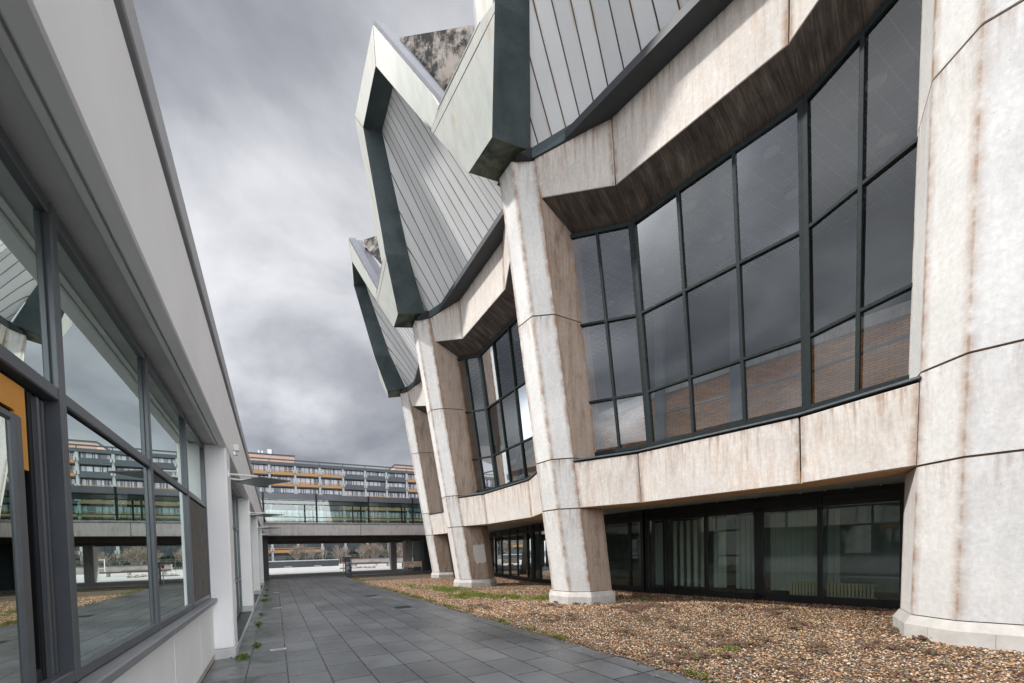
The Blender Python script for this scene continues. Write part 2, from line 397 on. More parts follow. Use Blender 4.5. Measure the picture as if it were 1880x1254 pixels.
# ------------------------------------------------------------------ round auditorium (regular ring of columns)
CX,CY=44.7826,13.5622; TH0=3.46166; DTH=-.2122; RB=37.1767
WOFF={0:.0735,1:-.1428,2:.0644,3:.0046}
LEAN=.1507; ZB0=.3835; ZA=2.8464; ZB=4.2731; ZC=8.1922; ZT=12.13
def th_col(i): return TH0+i*DTH+WOFF.get(i,0)/RB
def th_bay(k): return .5*(th_col(k)+th_col(k+1))
def pol(th,r,t,z): return Vector((CX+r*math.cos(th)-t*math.sin(th), CY+r*math.sin(th)+t*math.cos(th), z))
def cp(i,r,t,z): return pol(th_col(i),r,t,z)
def bp(k,r,t,z): return pol(th_bay(k),r,t,z)
aud=empty('auditorium_building',(CX,CY,0))
tag(aud,'large round concrete auditorium with leaning columns, glazed bays and folded white metal roof','building')
AUD_INV=Matrix.Translation((-CX,-CY,0))
def A(mb,name,mat,parent=None,bevel=0,**kw):
    off=Vector((CX,CY,0))
    mb.v=[tuple(Vector(p)-off) for p in mb.v]
    return mb.build(name,mat,parent or aud,bevel,**kw)
KS=range(-2,4); CS=range(-2,5)
def octo(i,z,grow=0.,r_add=0.):
    k=(z-ZB0)/8; ra=1+.1624*k; tb=1-.2477*k*.6
    r=RB+LEAN*(z-ZB0)+r_add
    P=[(0,.3601),(-.4138,.8088),(-1.255,.9118),(-1.75,.45)]
    P=[(a*ra,b*tb) for a,b in P]
    out=[]
    for a,b in P: out.append((a,b))
    for a,b in reversed(P): out.append((a,-b))
    cx=-.9
    res=[]
    for a,b in out:
        d=math.hypot(a-cx,b); s=(d+grow)/d
        res.append(cp(i,r+cx+(a-cx)*s,b*s,z))
    return res
for i in CS:
    m=MB()
    J=.017
    for z0,z1 in ((ZB0-.005,ZA),(ZA,ZB),(ZB,ZC),(ZC,ZT)):
        # flanks (1,2) under the parapet and beside the windows carry rust run-off and shade put into a darker base
        ra,rb_=octo(i,z0+J),octo(i,z1-J)
        for q in range(8):
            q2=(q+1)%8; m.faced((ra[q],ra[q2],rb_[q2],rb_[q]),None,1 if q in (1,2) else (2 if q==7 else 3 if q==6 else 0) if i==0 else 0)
        m.poly(list(reversed(ra)),0,[(.5,.5)]*8); m.poly(rb_,0,[(.5,.5)]*8)
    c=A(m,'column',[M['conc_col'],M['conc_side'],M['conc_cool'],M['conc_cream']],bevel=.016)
    c['label']={0:'nearest leaning column, cut off by the right edge',1:'leaning octagonal column between the two wide window bays',2:'second column from the footbridge, with a pale repair patch',3:'farthest leaning column beside the footbridge'}.get(i,'leaning octagonal concrete column')
    m=MB()
    for z0,z1 in ((.3,ZA),(ZA,ZB),(ZB,ZC),(ZC,ZT-.02)): m.prism(octo(i,z0,-.03),octo(i,z1,-.03),caps=z0<1 or z1>12)
    j=A(m,'joint_core',M['joint'],c)
    j.matrix_parent_inverse=Matrix.Identity(4); j.location=(0,0,0)
    m=MB(); g0=.10
    b0=octo(i,ZB0); base=[Vector((p.x,p.y,0)) for p in octo(i,ZB0,g0)]
    mid=[p+Vector((0,0,.235)) for p in base]; top=[Vector((p.x,p.y,ZB0-.004)) for p in octo(i,ZB0,.012)]
    m.prism([p+Vector((0,0,-.03)) for p in base],mid,caps=False); m.prism(mid,top,caps=True)
    # tile joints on the plinth
    for a in range(len(base)):
        p,q=base[a],base[(a+1)%8]
        if (p-q).length>.6:
            mm=(p+q)/2; n=Vector((0,0,1)).cross(q-p).normalized()
            if n.dot(mm-cp(i,RB-.9,0,0))<0: n=-n
            m.beam(mm+n*-.002+Vector((0,0,0)),mm+n*-.002+Vector((0,0,.232)),q-p,.004,n,.005,1)
    A(m,'plinth',[M['conc_plinth'],M['joint']],c,bevel=.008)
# pale repair patch on the second column (right hand flank, just proud)
i=2
A4=lambda z:octo(i,z)[1]; A5=lambda z:octo(i,z)[2]; A6=lambda z:octo(i,z)[3]
m=MB(); pts=[]
n=(A4(1.5)-A5(1.5)).cross(Vector((0,0,1))).normalized()
if n.dot(A4(1.5)-cp(i,RB-.9,0,1.5))<0: n=-n
for a,z in ((.36,1.95),(.5,2.0),(.75,1.98),(.98,2.03),(.98,1.2),(.8,1.12),(.6,1.17),(.45,1.08),(.37,1.25),(.33,1.6)):
    pts.append(A4(z).lerp(A5(z),a)+n*.004)
m.poly(pts); m.poly([p+n*.004 for p in pts])
A(m,'repair_patch',simple('repair_mortar',(.50,.48,.43),.8,var=.06,scale=3))

def panel(m, quad, thick, inward, mat=0, inset=.018):
    """slab with its outer face on quad (bl,br,tr,tl)"""
    c=sum(quad,Vector())/4
    q=[p+(c-p).normalized()*inset for p in quad]
    m.faced(q,inward,mat)

def facet_window(mf,mg,quad,cols,rows,inw,edge=.040,bar=.034,depth=.13):
    bl,br,tr,tl=quad
    def P(s,t): return bl.lerp(br,s).lerp(tl.lerp(tr,s),t)
    n=inw.normalized()
    side=(br-bl).normalized(); upv=(tl-bl).normalized()
    for s in [k/cols for k in range(cols+1)]:
        w=edge if s in (0,1) else bar
        off=side*(w if s==0 else -w if s==1 else 0)
        mf.beam(P(s,0)+off,P(s,1)+off,side,w,n,depth)
    for t in rows:
        w=edge+.015 if t in (0,1) else bar
        off=upv*(w if t==0 else -w if t==1 else 0)
        a,b=P(0,t)+off,P(1,t)+off
        mf.beam(a+n*.004+side*.05,b+n*.004-side*.05,upv,w,n,depth-.012)
    NS=cols*3
    for a in range(cols):
        for b in range(len(rows)-1):
            s0,s1=a/cols,(a+1)/cols; t0,t1=rows[b],rows[b+1]
            j=[.07+random.uniform(-.007,.007) for _ in range(2)]; e0,e1=random.uniform(-.008,.008),random.uniform(-.012,.012)
            mg.poly([P(s0,t0)+n*(.07+e0),P(s1,t0)+n*(.07-e0),P(s1,t1)+n*(.07-e0+e1),P(s0,t1)+n*(.07+e0+e1)])

SPIKES=(-2,-1,0,1,2,3)
for k in KS:
    L=k+1; Rr=k   # left column, right column
    inw=-(bp(k,1,0,0)-bp(k,0,0,0)); inw.z=0; inw.normalize()
    # parapet
    def colv(i,z,s):   # side vertex where panels meet the column, slightly proud joint
        return octo(i,z)[1] if s>0 else octo(i,z)[6]
    J=lambda s:(bp(k,36.459,s*1.68,ZA)); JT=lambda s:(bp(k,36.59,s*1.69,4.147))
    ZP=4.147
    quads=[(colv(L,ZA,1),J(-1),JT(-1),colv(L,ZP,1)),(J(-1),J(1),JT(1),JT(-1)),(J(1),colv(Rr,ZA,-1),colv(Rr,ZP,-1),JT(1))]
    for q in quads:
        m=MB(); panel(m,list(q),.3,inw*.42); m2=A(m,'parapet_panel',M['conc_panel'],bevel=.012)
    m=MB()
    for q in quads:
        a,b=q[0],q[1]; z=Vector((0,0,-.0))
        P=[a+inw*.03,b+inw*.03,b+inw*.9,a+inw*.9]
        m.hexa([p+Vector((0,0,.006)) for p in P]+[p+Vector((0,0,.26)) for p in P])
    A(m,'parapet_soffit',M['soffit_bounce'])
    # sill
    m=MB()
    qs=[(q[3],q[2]) for q in quads]
    for a,b in qs:
        out=-inw
        a0,b0=a+out*.05,b+out*.05
        m.hexa([a0+Vector((0,0,.03)),b0+Vector((0,0,.03)),b+inw*.75+Vector((0,0,.03)),a+inw*.75+Vector((0,0,.03)),
                a0+Vector((0,0,.075)),b0+Vector((0,0,.075)),b+inw*.75+Vector((0,0,.25)),a+inw*.75+Vector((0,0,.25))])
    A(m,'window_sill',M['sill_zinc'],bevel=.008)
    # window
    W=[bp(k,36.399,-3.241,4.40),bp(k,35.953,-1.675,4.40),bp(k,35.953,1.675,4.40),bp(k,36.399,3.241,4.40)]
    Hh=[bp(k,37.162,-3.469,10.60),bp(k,36.634,-1.755,10.173),bp(k,36.634,1.755,10.173),bp(k,37.162,3.469,10.60)]
    mf=MB(); mg=MB()
    rows=[0,.25,.6,1]
    facet_window(mf,mg,(W[0],W[1],Hh[1],Hh[0]),2,rows,inw)
    facet_window(mf,mg,(W[1],W[2],Hh[2],Hh[1]),3,rows,inw)
    facet_window(mf,mg,(W[2],W[3],Hh[3],Hh[2]),2,rows,inw)
    w=A(mf,'window',M['frame_dark'],bevel=.006)
    gp=A(mg,'pane',M['glass_aud'],w,merge=False)
    # eyebrow panels over the window
    T=[cp(L,38.70,.80*.85,12.135),bp(k,37.476,-1.76,12.25),bp(k,37.476,1.76,12.25),cp(Rr,38.70,-.80*.85,12.135)]
    T[0]=bp(k,38.306,-3.554,12.135); T[3]=bp(k,38.306,3.554,12.135)
    B=[bp(k,38.101,-3.558,11.215),bp(k,37.398,-1.721,10.624),bp(k,37.398,1.721,10.624),bp(k,38.101,3.558,11.215)]
    for a in range(3):
        m=MB(); panel(m,[B[a],B[a+1],T[a+1],T[a]],.3,inw*.3); A(m,'eyebrow_panel',M['conc_panel'],bevel=.012)
    m=MB()
    for a in range(3):
        up=Vector((0,0,.22)); o=inw*.02
        Q=[B[a]+o,B[a+1]+o,Hh[a+1]+inw*.16,Hh[a]+inw*.16]
        Q=[p+Vector((0,0,.004)) for p in Q]; l=(Q[1]-Q[0]).length
        m.poly(Q,0,[(a*5,0),(a*5+l,0),(a*5+l*.98,1.3),(a*5+.02*l,1.3)])
        U=[p+up for p in Q]; m.poly(U,0,[(0,0)]*4)
        for x in range(4): m.poly([Q[x],Q[(x+1)%4],U[(x+1)%4],U[x]],0,[(0,0)]*4)
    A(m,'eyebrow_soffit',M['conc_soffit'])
    # jamb walls closing the gaps beside the columns
    for s,(w0,h0,i) in ((1,(W[0],Hh[0],L)),(-1,(W[3],Hh[3],Rr))):
        m=MB(); idx=2 if s>0 else 5
        c_=octo(i,ZB)[idx]; d_=octo(i,10.9)[idx]; z4=Vector((0,0,.4))
        m.hexa([c_,w0,w0+inw*.35,c_+inw*.35, d_,h0+z4,h0+inw*.35+z4,d_+inw*.35])
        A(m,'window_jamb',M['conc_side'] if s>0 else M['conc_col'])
    # gutter
    G=[bp(k,38.298,-3.66,12.45),bp(k,37.508,-1.727,12.56),bp(k,37.508,1.727,12.56),bp(k,38.298,3.66,12.45)]
    m=MB()
    for a in range(3):
        o=-inw*.05
        m.hexa([T[a]+o,T[a+1]+o,T[a+1]+inw*.5,T[a]+inw*.5,G[a]+o,G[a+1]+o,G[a+1]+inw*.5,G[a]+inw*.5])
    A(m,'gutter',M['dark'])
    # ground floor glazing, set back
    r0=32.9; hw=3.40
    m=MB(); g=MB(); zt=2.66
    e=lambda t,z,d=0: bp(k,r0+d,t,z)
    tb=bp(k,0,1,0)-bp(k,0,0,0); out=-inw
    ts=[-3.40,-2.78,-1.46,-.03,1.33,2.83,3.40]
    for t in ts:
        wd=.05 if abs(t)<3 else .06
        if t==-.03: wd=.11
        m.beam(e(t,.02),e(t,2.98),tb,wd,inw,.14)
    m.beam(e(-hw,.12),e(hw,.12),(0,0,1),.10,inw,.16); 
    m.beam(e(-hw,zt),e(hw,zt),(0,0,1),.055,inw,.15)
    m.beam(e(-hw,2.95),e(hw,2.95),(0,0,1),.05,inw,.12)
    m.beam(e(-hw,2.83,-.05),e(hw,2.83,-.05),(0,0,1),.14,inw,.04)
    gw=A(m,'ground_floor_window',M['frame_black'],bevel=.004)
    for a in range(len(ts)-1): g.poly([e(ts[a],.2,-.05),e(ts[a+1],.2,-.05),e(ts[a+1],zt,-.05),e(ts[a],zt,-.05)])
    A(g,'pane',M['glass_gf'],gw,merge=False)
    if k in (0,1):
        for t in [-3+.5*q for q in range(13)]:
            m=MB(); m.tube(e(t,2.99,.35),e(t,2.96,.35),.016,n=8); A(m,'soffit_lamp',M['white_paint'])
    # rooms behind: ground floor, floor slab, foyer back wall in brick, ceiling
    m=MB(); hwid=lambda r:(r*math.tan(abs(DTH)/2))*1.01
    def slab(ri,ro,z0,z1,mt=0): m.hexa([bp(k,ri,-hwid(ri),z0),bp(k,ri,hwid(ri),z0),bp(k,ro,hwid(ro),z0),bp(k,ro,-hwid(ro),z0),bp(k,ri,-hwid(ri),z1),bp(k,ri,hwid(ri),z1),bp(k,ro,hwid(ro),z1),bp(k,ro,-hwid(ro),z1)],mt)
    slab(28,35.6,3.02,4.12); A(m,'floor_slab',M['room'])
    m=MB(); slab(28.5,28.8,-.05,3.02); slab(28.8,32.8,-.05,.05); A(m,'office_wall',M['room'])
    m=MB(); rb=31.6; h=hwid(rb)
    m.poly([bp(k,rb,-h,4.12),bp(k,rb,h,4.12),bp(k,rb,h,7.3),bp(k,rb,-h,7.3)],0,[(0,0),(2*h,0),(2*h,3.2),(0,3.2)])
    bw=A(m,'brick_wall',M['brick'])
    m=MB(); slab(31.35,31.75,7.3,7.62); A(m,'ledge',M['conc_grey'])
    m=MB(); slab(30.6,30.9,7.6,10.95); A(m,'foyer_wall',M['ink'])
    m=MB(); slab(30.6,36.9,10.72,10.95); A(m,'ceiling',M['ceil'])
    m=MB(); slab(30.6,38.0,12.2,12.4); A(m,'roof_deck',M['dark_metal'])
    m=MB()
    for t in (-2.6,-.9,.9,2.6) if k in (0,1) else ():
        for r in (35.2,33.4):
            m=MB(); c=bp(k,r,t,10.70)
            m.prism([c+Vector((.16*math.cos(a),.16*math.sin(a),-.03)) for a in [x*math.pi/8 for x in range(16)]],[c+Vector((.16*math.cos(a),.16*math.sin(a),.015)) for a in [x*math.pi/8 for x in range(16)]]); A(m,'ceiling_lamp',M['lightdisc'])
    m=MB()
    for a,b in ((W[0],W[1]),(W[1],W[2]),(W[2],W[3])):
        m.tube(a+inw*.7+Vector((0,0,1.02)),b+inw*.7+Vector((0,0,1.02)),.03)
    A(m,'handrail',M['frame_grey'])
    for t in (-hwid(31.8)+.05,-.9):
        m=MB(); m.beam(bp(k,31.9,t,4.12),bp(k,31.9,t,10.72),tb,.16,inw,.22); A(m,'foyer_post',M['post'])

# folded metal roof
SP=dict(S0=(41.177,5.403,17.806),S1=(41.476,2.285,18.094),S2=(41.287,3.079,17.0),S3=(40.624,3.11,17.05),S4=(41.09,5.107,16.95),S4i=(40.43,5.14,17.0))
def foot(i):
    return dict(S8=cp(i,39.75,-.60,12.15),S6=cp(i,39.75,.52,12.13),S7=cp(i,38.55,.60,12.34),S9=cp(i,38.75,-.42,12.2),
        S12=cp(i,40.385,1.60,13.76),S11=cp(i,40.372,-1.567,13.80),Vp=cp(i,40.435,.90,13.92),Vm=cp(i,40.435,-.893,13.92),
        S12i=cp(i,39.45,1.68,13.9),S11i=cp(i,39.45,-1.66,13.92),Vpb=cp(i,39.5,.9,13.96),Vmb=cp(i,39.5,-.9,13.96))
def grid(m,quad,uvf,n=10,mt=0):
    bl,br,tr,tl=quad
    def P(s,t): return bl.lerp(br,s).lerp(tl.lerp(tr,s),t)
    for a in range(n):
        for b in range(n):
            st=[(a/n,b/n),((a+1)/n,b/n),((a+1)/n,(b+1)/n),(a/n,(b+1)/n)]
            pts=[P(*q) for q in st]
            m.poly(pts,mt,[uvf(p,*q) for p,q in zip(pts,st)])
for i in CS:
    if i>3: continue
    F=foot(i); m=MB()
    m.poly([F['S8'],F['S6'],F['S12'],F['Vp'],F['Vm'],F['S11']],0)
    m.poly([F['S8'],F['S9'],F['S7'],F['S6']],2)
    m.poly([F['S6'],F['S7'],F['S12i'],F['S12']],1)
    m.poly([F['S8'],F['S11'],F['S11i'],F['S9']],1)
    m.poly([F['Vp'],F['Vpb'],F['Vmb'],F['Vm']],3)
    m.poly([F['S9'],F['S11i'],F['Vmb'],F['Vpb'],F['S12i'],F['S7']],1)
    # seam lines on the front plate
    n=(F['S6']-F['S8']).cross(F['S11']-F['S8']).normalized()
    if n.dot(cp(i,1,0,0)-cp(i,0,0,0))<0: n=-n
    def seam(a,b,mm=m): mm.beam(a-n*.002,b-n*.002,(b-a).cross(n),.008,n,.004,4)
    seam(F['S11'].lerp(F['Vm'],.75),F['S12'].lerp(F['Vp'],.75))
    fa=F['S8'].lerp(F['S11'],.93); fb=F['S6'].lerp(F['S12'],.93); seam(fa,fb)
    A(m,'roof_foot',[M['pale'],M['dark'],M['under'],M['coping'],M['frame_black']])
    # dark packing between the column head and the roof foot
    m=MB(); a=cp(i,39.1,0,12.05)
    m.hexa([cp(i,38.9,-.45,12.10),cp(i,38.9,.62,12.10),cp(i,37.2,.62,12.10),cp(i,37.2,-.45,12.10),F['S9']+Vector((0,0,.1)),F['S7']+Vector((0,0,.1)),cp(i,37.2,.62,12.6),cp(i,37.2,-.45,12.6)])
    A(m,'bearing',M['frame_black'])
    # concrete fold walls behind the V
    m=MB()
    for s in (-1,1):
        P=lambda u,z:cp(i,36.0+u*4.62,s*(-.8+u*3.7),z)
        nn=(P(1,0)-P(0,0)).normalized().cross(Vector((0,0,1)))*.12*s
        q=[P(0,12.4),P(.46,13.2),P(.985,17.1),P(0,17.1)]
        m.prism(q,[p+nn for p in q])
        top=17.5+(.004 if s>0 else 0); e_=nn*.35
        a0,b0=P(1,0),P(0,0)
        up=lambda p,z:Vector((p.x,p.y,z))
        m.hexa([up(a0-e_,17.105),up(b0-e_,17.105),up(b0+nn,17.105),up(a0+nn,17.105),up(a0-e_,top),up(b0-e_,top),up(b0+nn,top),up(a0+nn,top)])
    if i<=3: A(m,'fold_wall',M['conc_tower'])
for k in KS:
    if k>2: continue
    L,Rr=k+1,k; FL,FR=foot(L),foot(Rr)
    S={n:cp(L,*v) for n,v in SP.items()}
    back=cp(L,-.70,0,.02)-cp(L,0,0,0); back.z=.02
    S0b,S1b=S['S0']+back,S['S1']+back
    m=MB()
    nouv=lambda p,s,t:(s,t)
    grid(m,[FL['S12'],S['S2'],S['S1'],FL['Vp']],nouv,8)
    grid(m,[S['S1'],S['S2'],S['S4'],S['S0']],nouv,8)
    grid(m,[S['S0'],S['S4'],FR['S11'],FR['Vm']],nouv,8)
    m.poly([FL['S12'],FL['S12i'],S['S3'],S['S2']],1)
    m.poly([S['S2'],S['S3'],S['S4i'],S['S4']],1)
    m.poly([S['S4'],S['S4i'],FR['S11i'],FR['S11']],1)
    m.poly([FL['Vp'],S['S1'],S1b,FL['Vpb']],2)
    m.poly([S['S1'],S['S0'],S0b,S1b],2)
    m.poly([S['S0'],FR['Vm'],FR['Vmb'],S0b],2)
    m.poly([FL['S12i'],S['S3'],S1b,FL['Vpb']],1)
    m.poly([S['S3'],S['S4i'],S0b,S1b],1)
    m.poly([S['S4i'],FR['S11i'],FR['Vmb'],S0b],1)
    fr=A(m,'roof_frame',[M['pale'],M['dark'],M['coping']],smooth=True); fr.data.set_sharp_from_angle(angle=R(14))
    # seams across the frame
    m=MB(); out=cp(L,1,0,0)-cp(L,0,0,0)
    for a,b in ((S['S1'],S['S2']),(S['S0'],S['S4'])): m.beam(a+out*-.002,b+out*-.002,(b-a).cross(out),.008,out,.006)
    # coping upstand along the outer edge of the right leg
    A(m,'frame_seam',M['frame_black'],fr)
    m=MB()
    for a,b,ab,bb in ((S['S0'],FR['Vm'],S0b,FR['Vmb']),(S['S1'],S['S0'],S1b,S0b),(FL['Vp'],S['S1'],FL['Vpb'],S1b)):
        upn=(b-a).cross(back).normalized()
        if upn.z<0: upn=-upn
        if abs(upn.z)<.2: upn=-upn if upn.dot(bp(k,40,0,15)-a)>0 else upn
        m.hexa([a+back*.04,b+back*.04,b+back*.5,a+back*.5,a+upn*.09+back*.04,b+upn*.09+back*.04,b+upn*.09+back*.5,a+upn*.09+back*.5])
    A(m,'coping',M['coping'],fr)
    # recessed cladding, three folded planes with standing seams
    inw=-(bp(k,1,0,0)-bp(k,0,0,0)); inw.normalize()
    G=[bp(k,38.30,-3.66,12.42),bp(k,37.508,-1.727,12.53),bp(k,37.508,1.727,12.53),bp(k,38.30,3.66,12.42)]
    K1,K2=S['S3']+Vector((0,0,.02)),S['S4i']+Vector((0,0,.02))
    def distuv(l0,l1,w):
        d=(l1-l0).normalized()
        def f(p,s,t):
            r=p-l0; al=r.dot(d); return ((r-d*al).length/w, al)
        return f
    m=MB()
    grid(m,(G[0],G[1],K1,FL['S12i']),distuv(G[1],K1,.37))
    c=A(m,'roof_cladding',M['clad'])
    m=MB(); grid(m,(G[1],G[2],K2,K1),lambda p,s,t:(s*8,t*5))
    A(m,'roof_cladding',M['clad'])
    m=MB(); grid(m,(G[2],G[3],FR['S11i'],K2),distuv(G[2],K2,.37))
    A(m,'roof_cladding',M['clad'])

# inner drum and roof so that nothing is hollow from above
m=MB(); n=48
ring=lambda r,z:[Vector((CX+r*math.cos(a),CY+r*math.sin(a),z)) for a in [2*math.pi*q/n for q in range(n)]]
m.prism(ring(36.0,12.45),ring(30,16.6)); A(m,'roof',M['conc_grey'])
m=MB(); m.prism(ring(28.2,-.05),ring(28.2,12.4)); A(m,'inner_drum',M['room'])
bpy.context.view_layer.update()

# ------------------------------------------------------------------ ground floor room contents (seen through the glass)
def blind(k,t0,t1,label,gap=.115,z0=.3):
    tb=bp(k,0,1,0)-bp(k,0,0,0); m=MB(); o=bp(k,32.5,t0,0)
    m.beam(bp(k,32.5,t0,2.56)-o,bp(k,32.5,t1,2.56)-o,(0,0,1),.03,tb.cross(Vector((0,0,1))),.05)
    e=empty('vertical_blind',o); tag(e,label,'blind','vertical blinds in the ground floor windows')
    m.build('rail',M['frame_grey'],e)
    n=int(abs(t1-t0)/gap); m=MB()
    for q in range(n):
        t=t0+(q+.5)*(t1-t0)/n
        d=Vector((math.cos(th_bay(k)+1.1),math.sin(th_bay(k)+1.1),0))
        c=bp(k,32.5,t,0)-o
        a=tb*.048+d*.012
        m.hexa([c-a+Vector((0,0,z0)),c+a+Vector((0,0,z0)),c+a+d*.003+Vector((0,0,z0)),c-a+d*.003+Vector((0,0,z0)),c-a+Vector((0,0,2.53)),c+a+Vector((0,0,2.53)),c+a+d*.003+Vector((0,0,2.53)),c-a+d*.003+Vector((0,0,2.53))])
    m.build('slats',M['blind'],e,merge=False)
blind(0,-3.3,-2.95,'narrow pale blind bunched beside the middle column')
blind(0,-2.7,-1.6,'widely spaced blind slats in the second ground floor pane',.2)
blind(0,-1.38,-1.0,'half drawn blind behind the third ground floor pane')
blind(0,-.75,-.2,'drawn vertical blind left of the thick double post')
blind(0,.15,1.25,'wide pale blind hanging above the left radiator')
blind(0,1.42,1.68,'single strip of blind beside the right radiator')
blind(1,-1.3,-.2,'drawn blind in the far ground floor window')
def radiator(k,t0,t1,label):
    o=bp(k,32.6,t0,0); e=empty('radiator',o); tag(e,label,'radiator','radiators behind the ground floor glass')
    tb=bp(k,0,1,0)-bp(k,0,0,0); inw=-(bp(k,1,0,0)-bp(k,0,0,0)); n=int((t1-t0)/.07); m=MB()
    for q in range(n):
        c=bp(k,32.6,t0+.07*q+.03,0)-o
        m.beam(c+Vector((0,0,.2)),c+Vector((0,0,.58)),tb,.024,inw,.07)
    m.build('fins',M['radiator'],e)
    m=MB(); m.beam(bp(k,32.56,t0,.20)-o,bp(k,32.56,t1,.20)-o,(0,0,1),.02,inw,.04); m.beam(bp(k,32.56,t0,.55)-o,bp(k,32.56,t1,.55)-o,(0,0,1),.02,inw,.04)
    m.build('header_pipe',M['radiator'],e)
radiator(0,.62,1.26,'cream ribbed radiator under the wide blind')
radiator(0,1.42,2.38,'longer cream ribbed radiator in the rightmost pane')
o=bp(0,31.7,2.2,0); e=empty('desk',o,th_bay(0)); tag(e,'dark office desk behind the rightmost ground floor pane','desk')
m=MB(); m.box(-.4,.4,-.8,.8,.70,.74); m.build('desk_top',M['steel'],e)
for x,y in ((-.35,-.75),(.35,-.75),(-.35,.75),(.35,.75)):
    m=MB(); m.box(x-.025,x+.025,y-.025,y+.025,.05,.7); m.build('leg',M['frame_black'],e)

# ------------------------------------------------------------------ low white building on the left
low=empty('low_building',(-1,7,0)); tag(low,'long low white building with grey framed windows and deep fascia on the left','building')
def Lb(mb,name,mat,parent=None,bevel=0,**kw):
    mb.v=[(x+1,y-7,z) for x,y,z in mb.v]; return mb.build(name,mat,parent or low,bevel,**kw)
VF=-.66; VG=-.97; Y0,Y1=-13.0,33.2
m=MB(); 
yy=[Y0,-4.9,9.95,22.8,Y1]
for a,b in zip(yy[:-1],yy[1:]): m.box(VF-.10,VF+.012,a+.006,b-.006,3.50,4.60)
Lb(m,'fascia',M['white_render'],bevel=.012)
m=MB(); m.box(VF-.14,VF-.02,Y0,Y1,4.58,4.70); Lb(m,'shadow_gap',M['dark_metal'])
m=MB(); m.box(VF-.5,VF+.035,Y0,Y1,4.69,4.95); Lb(m,'roof_coping',M['coping'] if 0 else simple('coping_light',(.40,.41,.43),.45,.5,.2,var=.1),bevel=.01)
m=MB(); m.box(-9,VF-.102,Y0,Y1,3.535,3.9); Lb(m,'soffit',M['soffit_render'])
m=MB(); m.box(-.815,-.775,Y0,Y1,3.512,3.537); Lb(m,'drip_strip',M['white_paint'])
m=MB(); m.box(-9,VF-.3,Y0,Y1,3.9,4.75); Lb(m,'roof',M['dark_metal'])
PIL=[1.25+6.42*q-6.42*3 for q in range(8)]
PIL=[-12.3,-5.9,.55]+[7.715+6.42*q for q in range(0,4)]
for y in PIL:
    m=MB(); m.box(-1.25,VF,y,y+.62,.16,3.533); p=Lb(m,'pilaster',M['white_render'],bevel=.02)
    m=MB(); m.box(-1.25,VF+.012,y-.015,y+.635,-.02,.155); Lb(m,'plinth',M['pilbase'],p,bevel=.01)
def win(y0,y1,z0,z1,tr,mull,door=False,gname='pane',skip=None):
    fr=MB(); gl=MB(); d=.07
    ys=[y0]+mull+[y1]
    for q,y in enumerate(ys):
        w=.032 if q in (0,len(ys)-1) else .032
        yy=y+w if q==0 else y-w if q==len(ys)-1 else y
        fr.box(VG-d,VG+.012,yy-w,yy+w,z0,z1)
    for z in [z0]+tr+[z1]:
        h=.034; zz=z+h if z==z0 else z-h if z==z1 else z
        fr.box(VG-d+.006,VG+.006,y0+.05,y1-.05,zz-h,zz+h)
    zs=[z0]+tr+[z1]
    for a in range(len(ys)-1):
        for b in range(len(zs)-1):
            if skip==(a,b): continue
            # inner sash frame
            ya,yb,za,zb=ys[a]+.05,ys[a+1]-.05,zs[b]+.05,zs[b+1]-.05
            tx=random.uniform(-.0015,.0015); ty=random.uniform(-.0015,.0015)
            gl.poly([(VG-.02-ty-tx,ya,za),(VG-.02+ty-tx,yb,za),(VG-.02+ty+tx,yb,zb),(VG-.02-ty+tx,ya,zb)])
    f=Lb(fr,'window',M['frame_grey'],bevel=.006); g=Lb(gl,gname,M['glass_left'],f,merge=False); return f
win(1.2,7.71,1.02,3.50,[2.52],[2.83,4.50,6.19],skip=(0,0))
win(-5.2,.53,1.02,3.50,[2.52],[-3.3,-1.4])
for q in range(3):
    y=PIL[3+q]+.62; win(y,y+5.8,.06,3.50,[1.04,2.52],[y+1.2,y+2.4,y+3.6,y+4.7])
y=PIL[6]+.62
win(y,33,.06,3.50,[1.04,2.52],[y+1.5,y+3,y+4.5])
# brown sun screen behind the last lower pane of the near window
m=MB(); m.box(VG-.015,VG-.006,6.27,7.63,1.09,2.46); Lb(m,'sun_screen',simple('sun_screen_fabric',(.135,.125,.115),.9,var=.25,scale=4))
# open sash with orange reveal in the nearest lower pane
m=MB()
ya,yb,za,zb=1.27,2.79,1.06,2.475
for (a,b,c,d) in ((ya,ya+.09,za,zb),(yb-.16,yb,za,zb)): m.box(VG-.34,VG-.05,a,b,c,d)
m.box(VG-.34,VG-.05,ya+.09,yb-.16,zb-.02,zb); m.box(VG-.34,VG-.05,ya+.09,yb-.16,za,za+.09)
sash=Lb(m,'open_sash',M['frame_black'],bevel=.008)
m=MB(); m.box(VG-.049,VG-.03,yb-.13,yb-.105,za+.02,zb-.02); m.box(VG-.049,VG-.035,yb-.07,yb-.05,za+.02,zb-.02); Lb(m,'sash_seal',M['frame_grey'],sash)
m=MB(); m.box(VG-.045,VG-.03,1.4,2.56,2.33,2.455); m.box(VG-.045,VG-.03,2.47,2.56,2.08,2.33); Lb(m,'orange_reveal',simple('orange_lacquer',(.74,.33,.035),.45,var=.08),sash)
m=MB(); m.box(VG-.026,VG+.0,2.38,2.455,za+.02,2.30); m.box(VG-.024,VG-.002,1.4,2.38,2.26,2.30); m.box(VG-.024,VG-.002,1.4,2.38,za+.02,za+.08); Lb(m,'sash_leaf',M['frame_grey'],sash,bevel=.01)
m=MB(); m.poly([(VG-.014,1.4,za+.05),(VG-.014,2.40,za+.05),(VG-.014,2.40,2.28),(VG-.014,1.4,2.28)]); Lb(m,'sash_pane',M['glass_left'],sash)
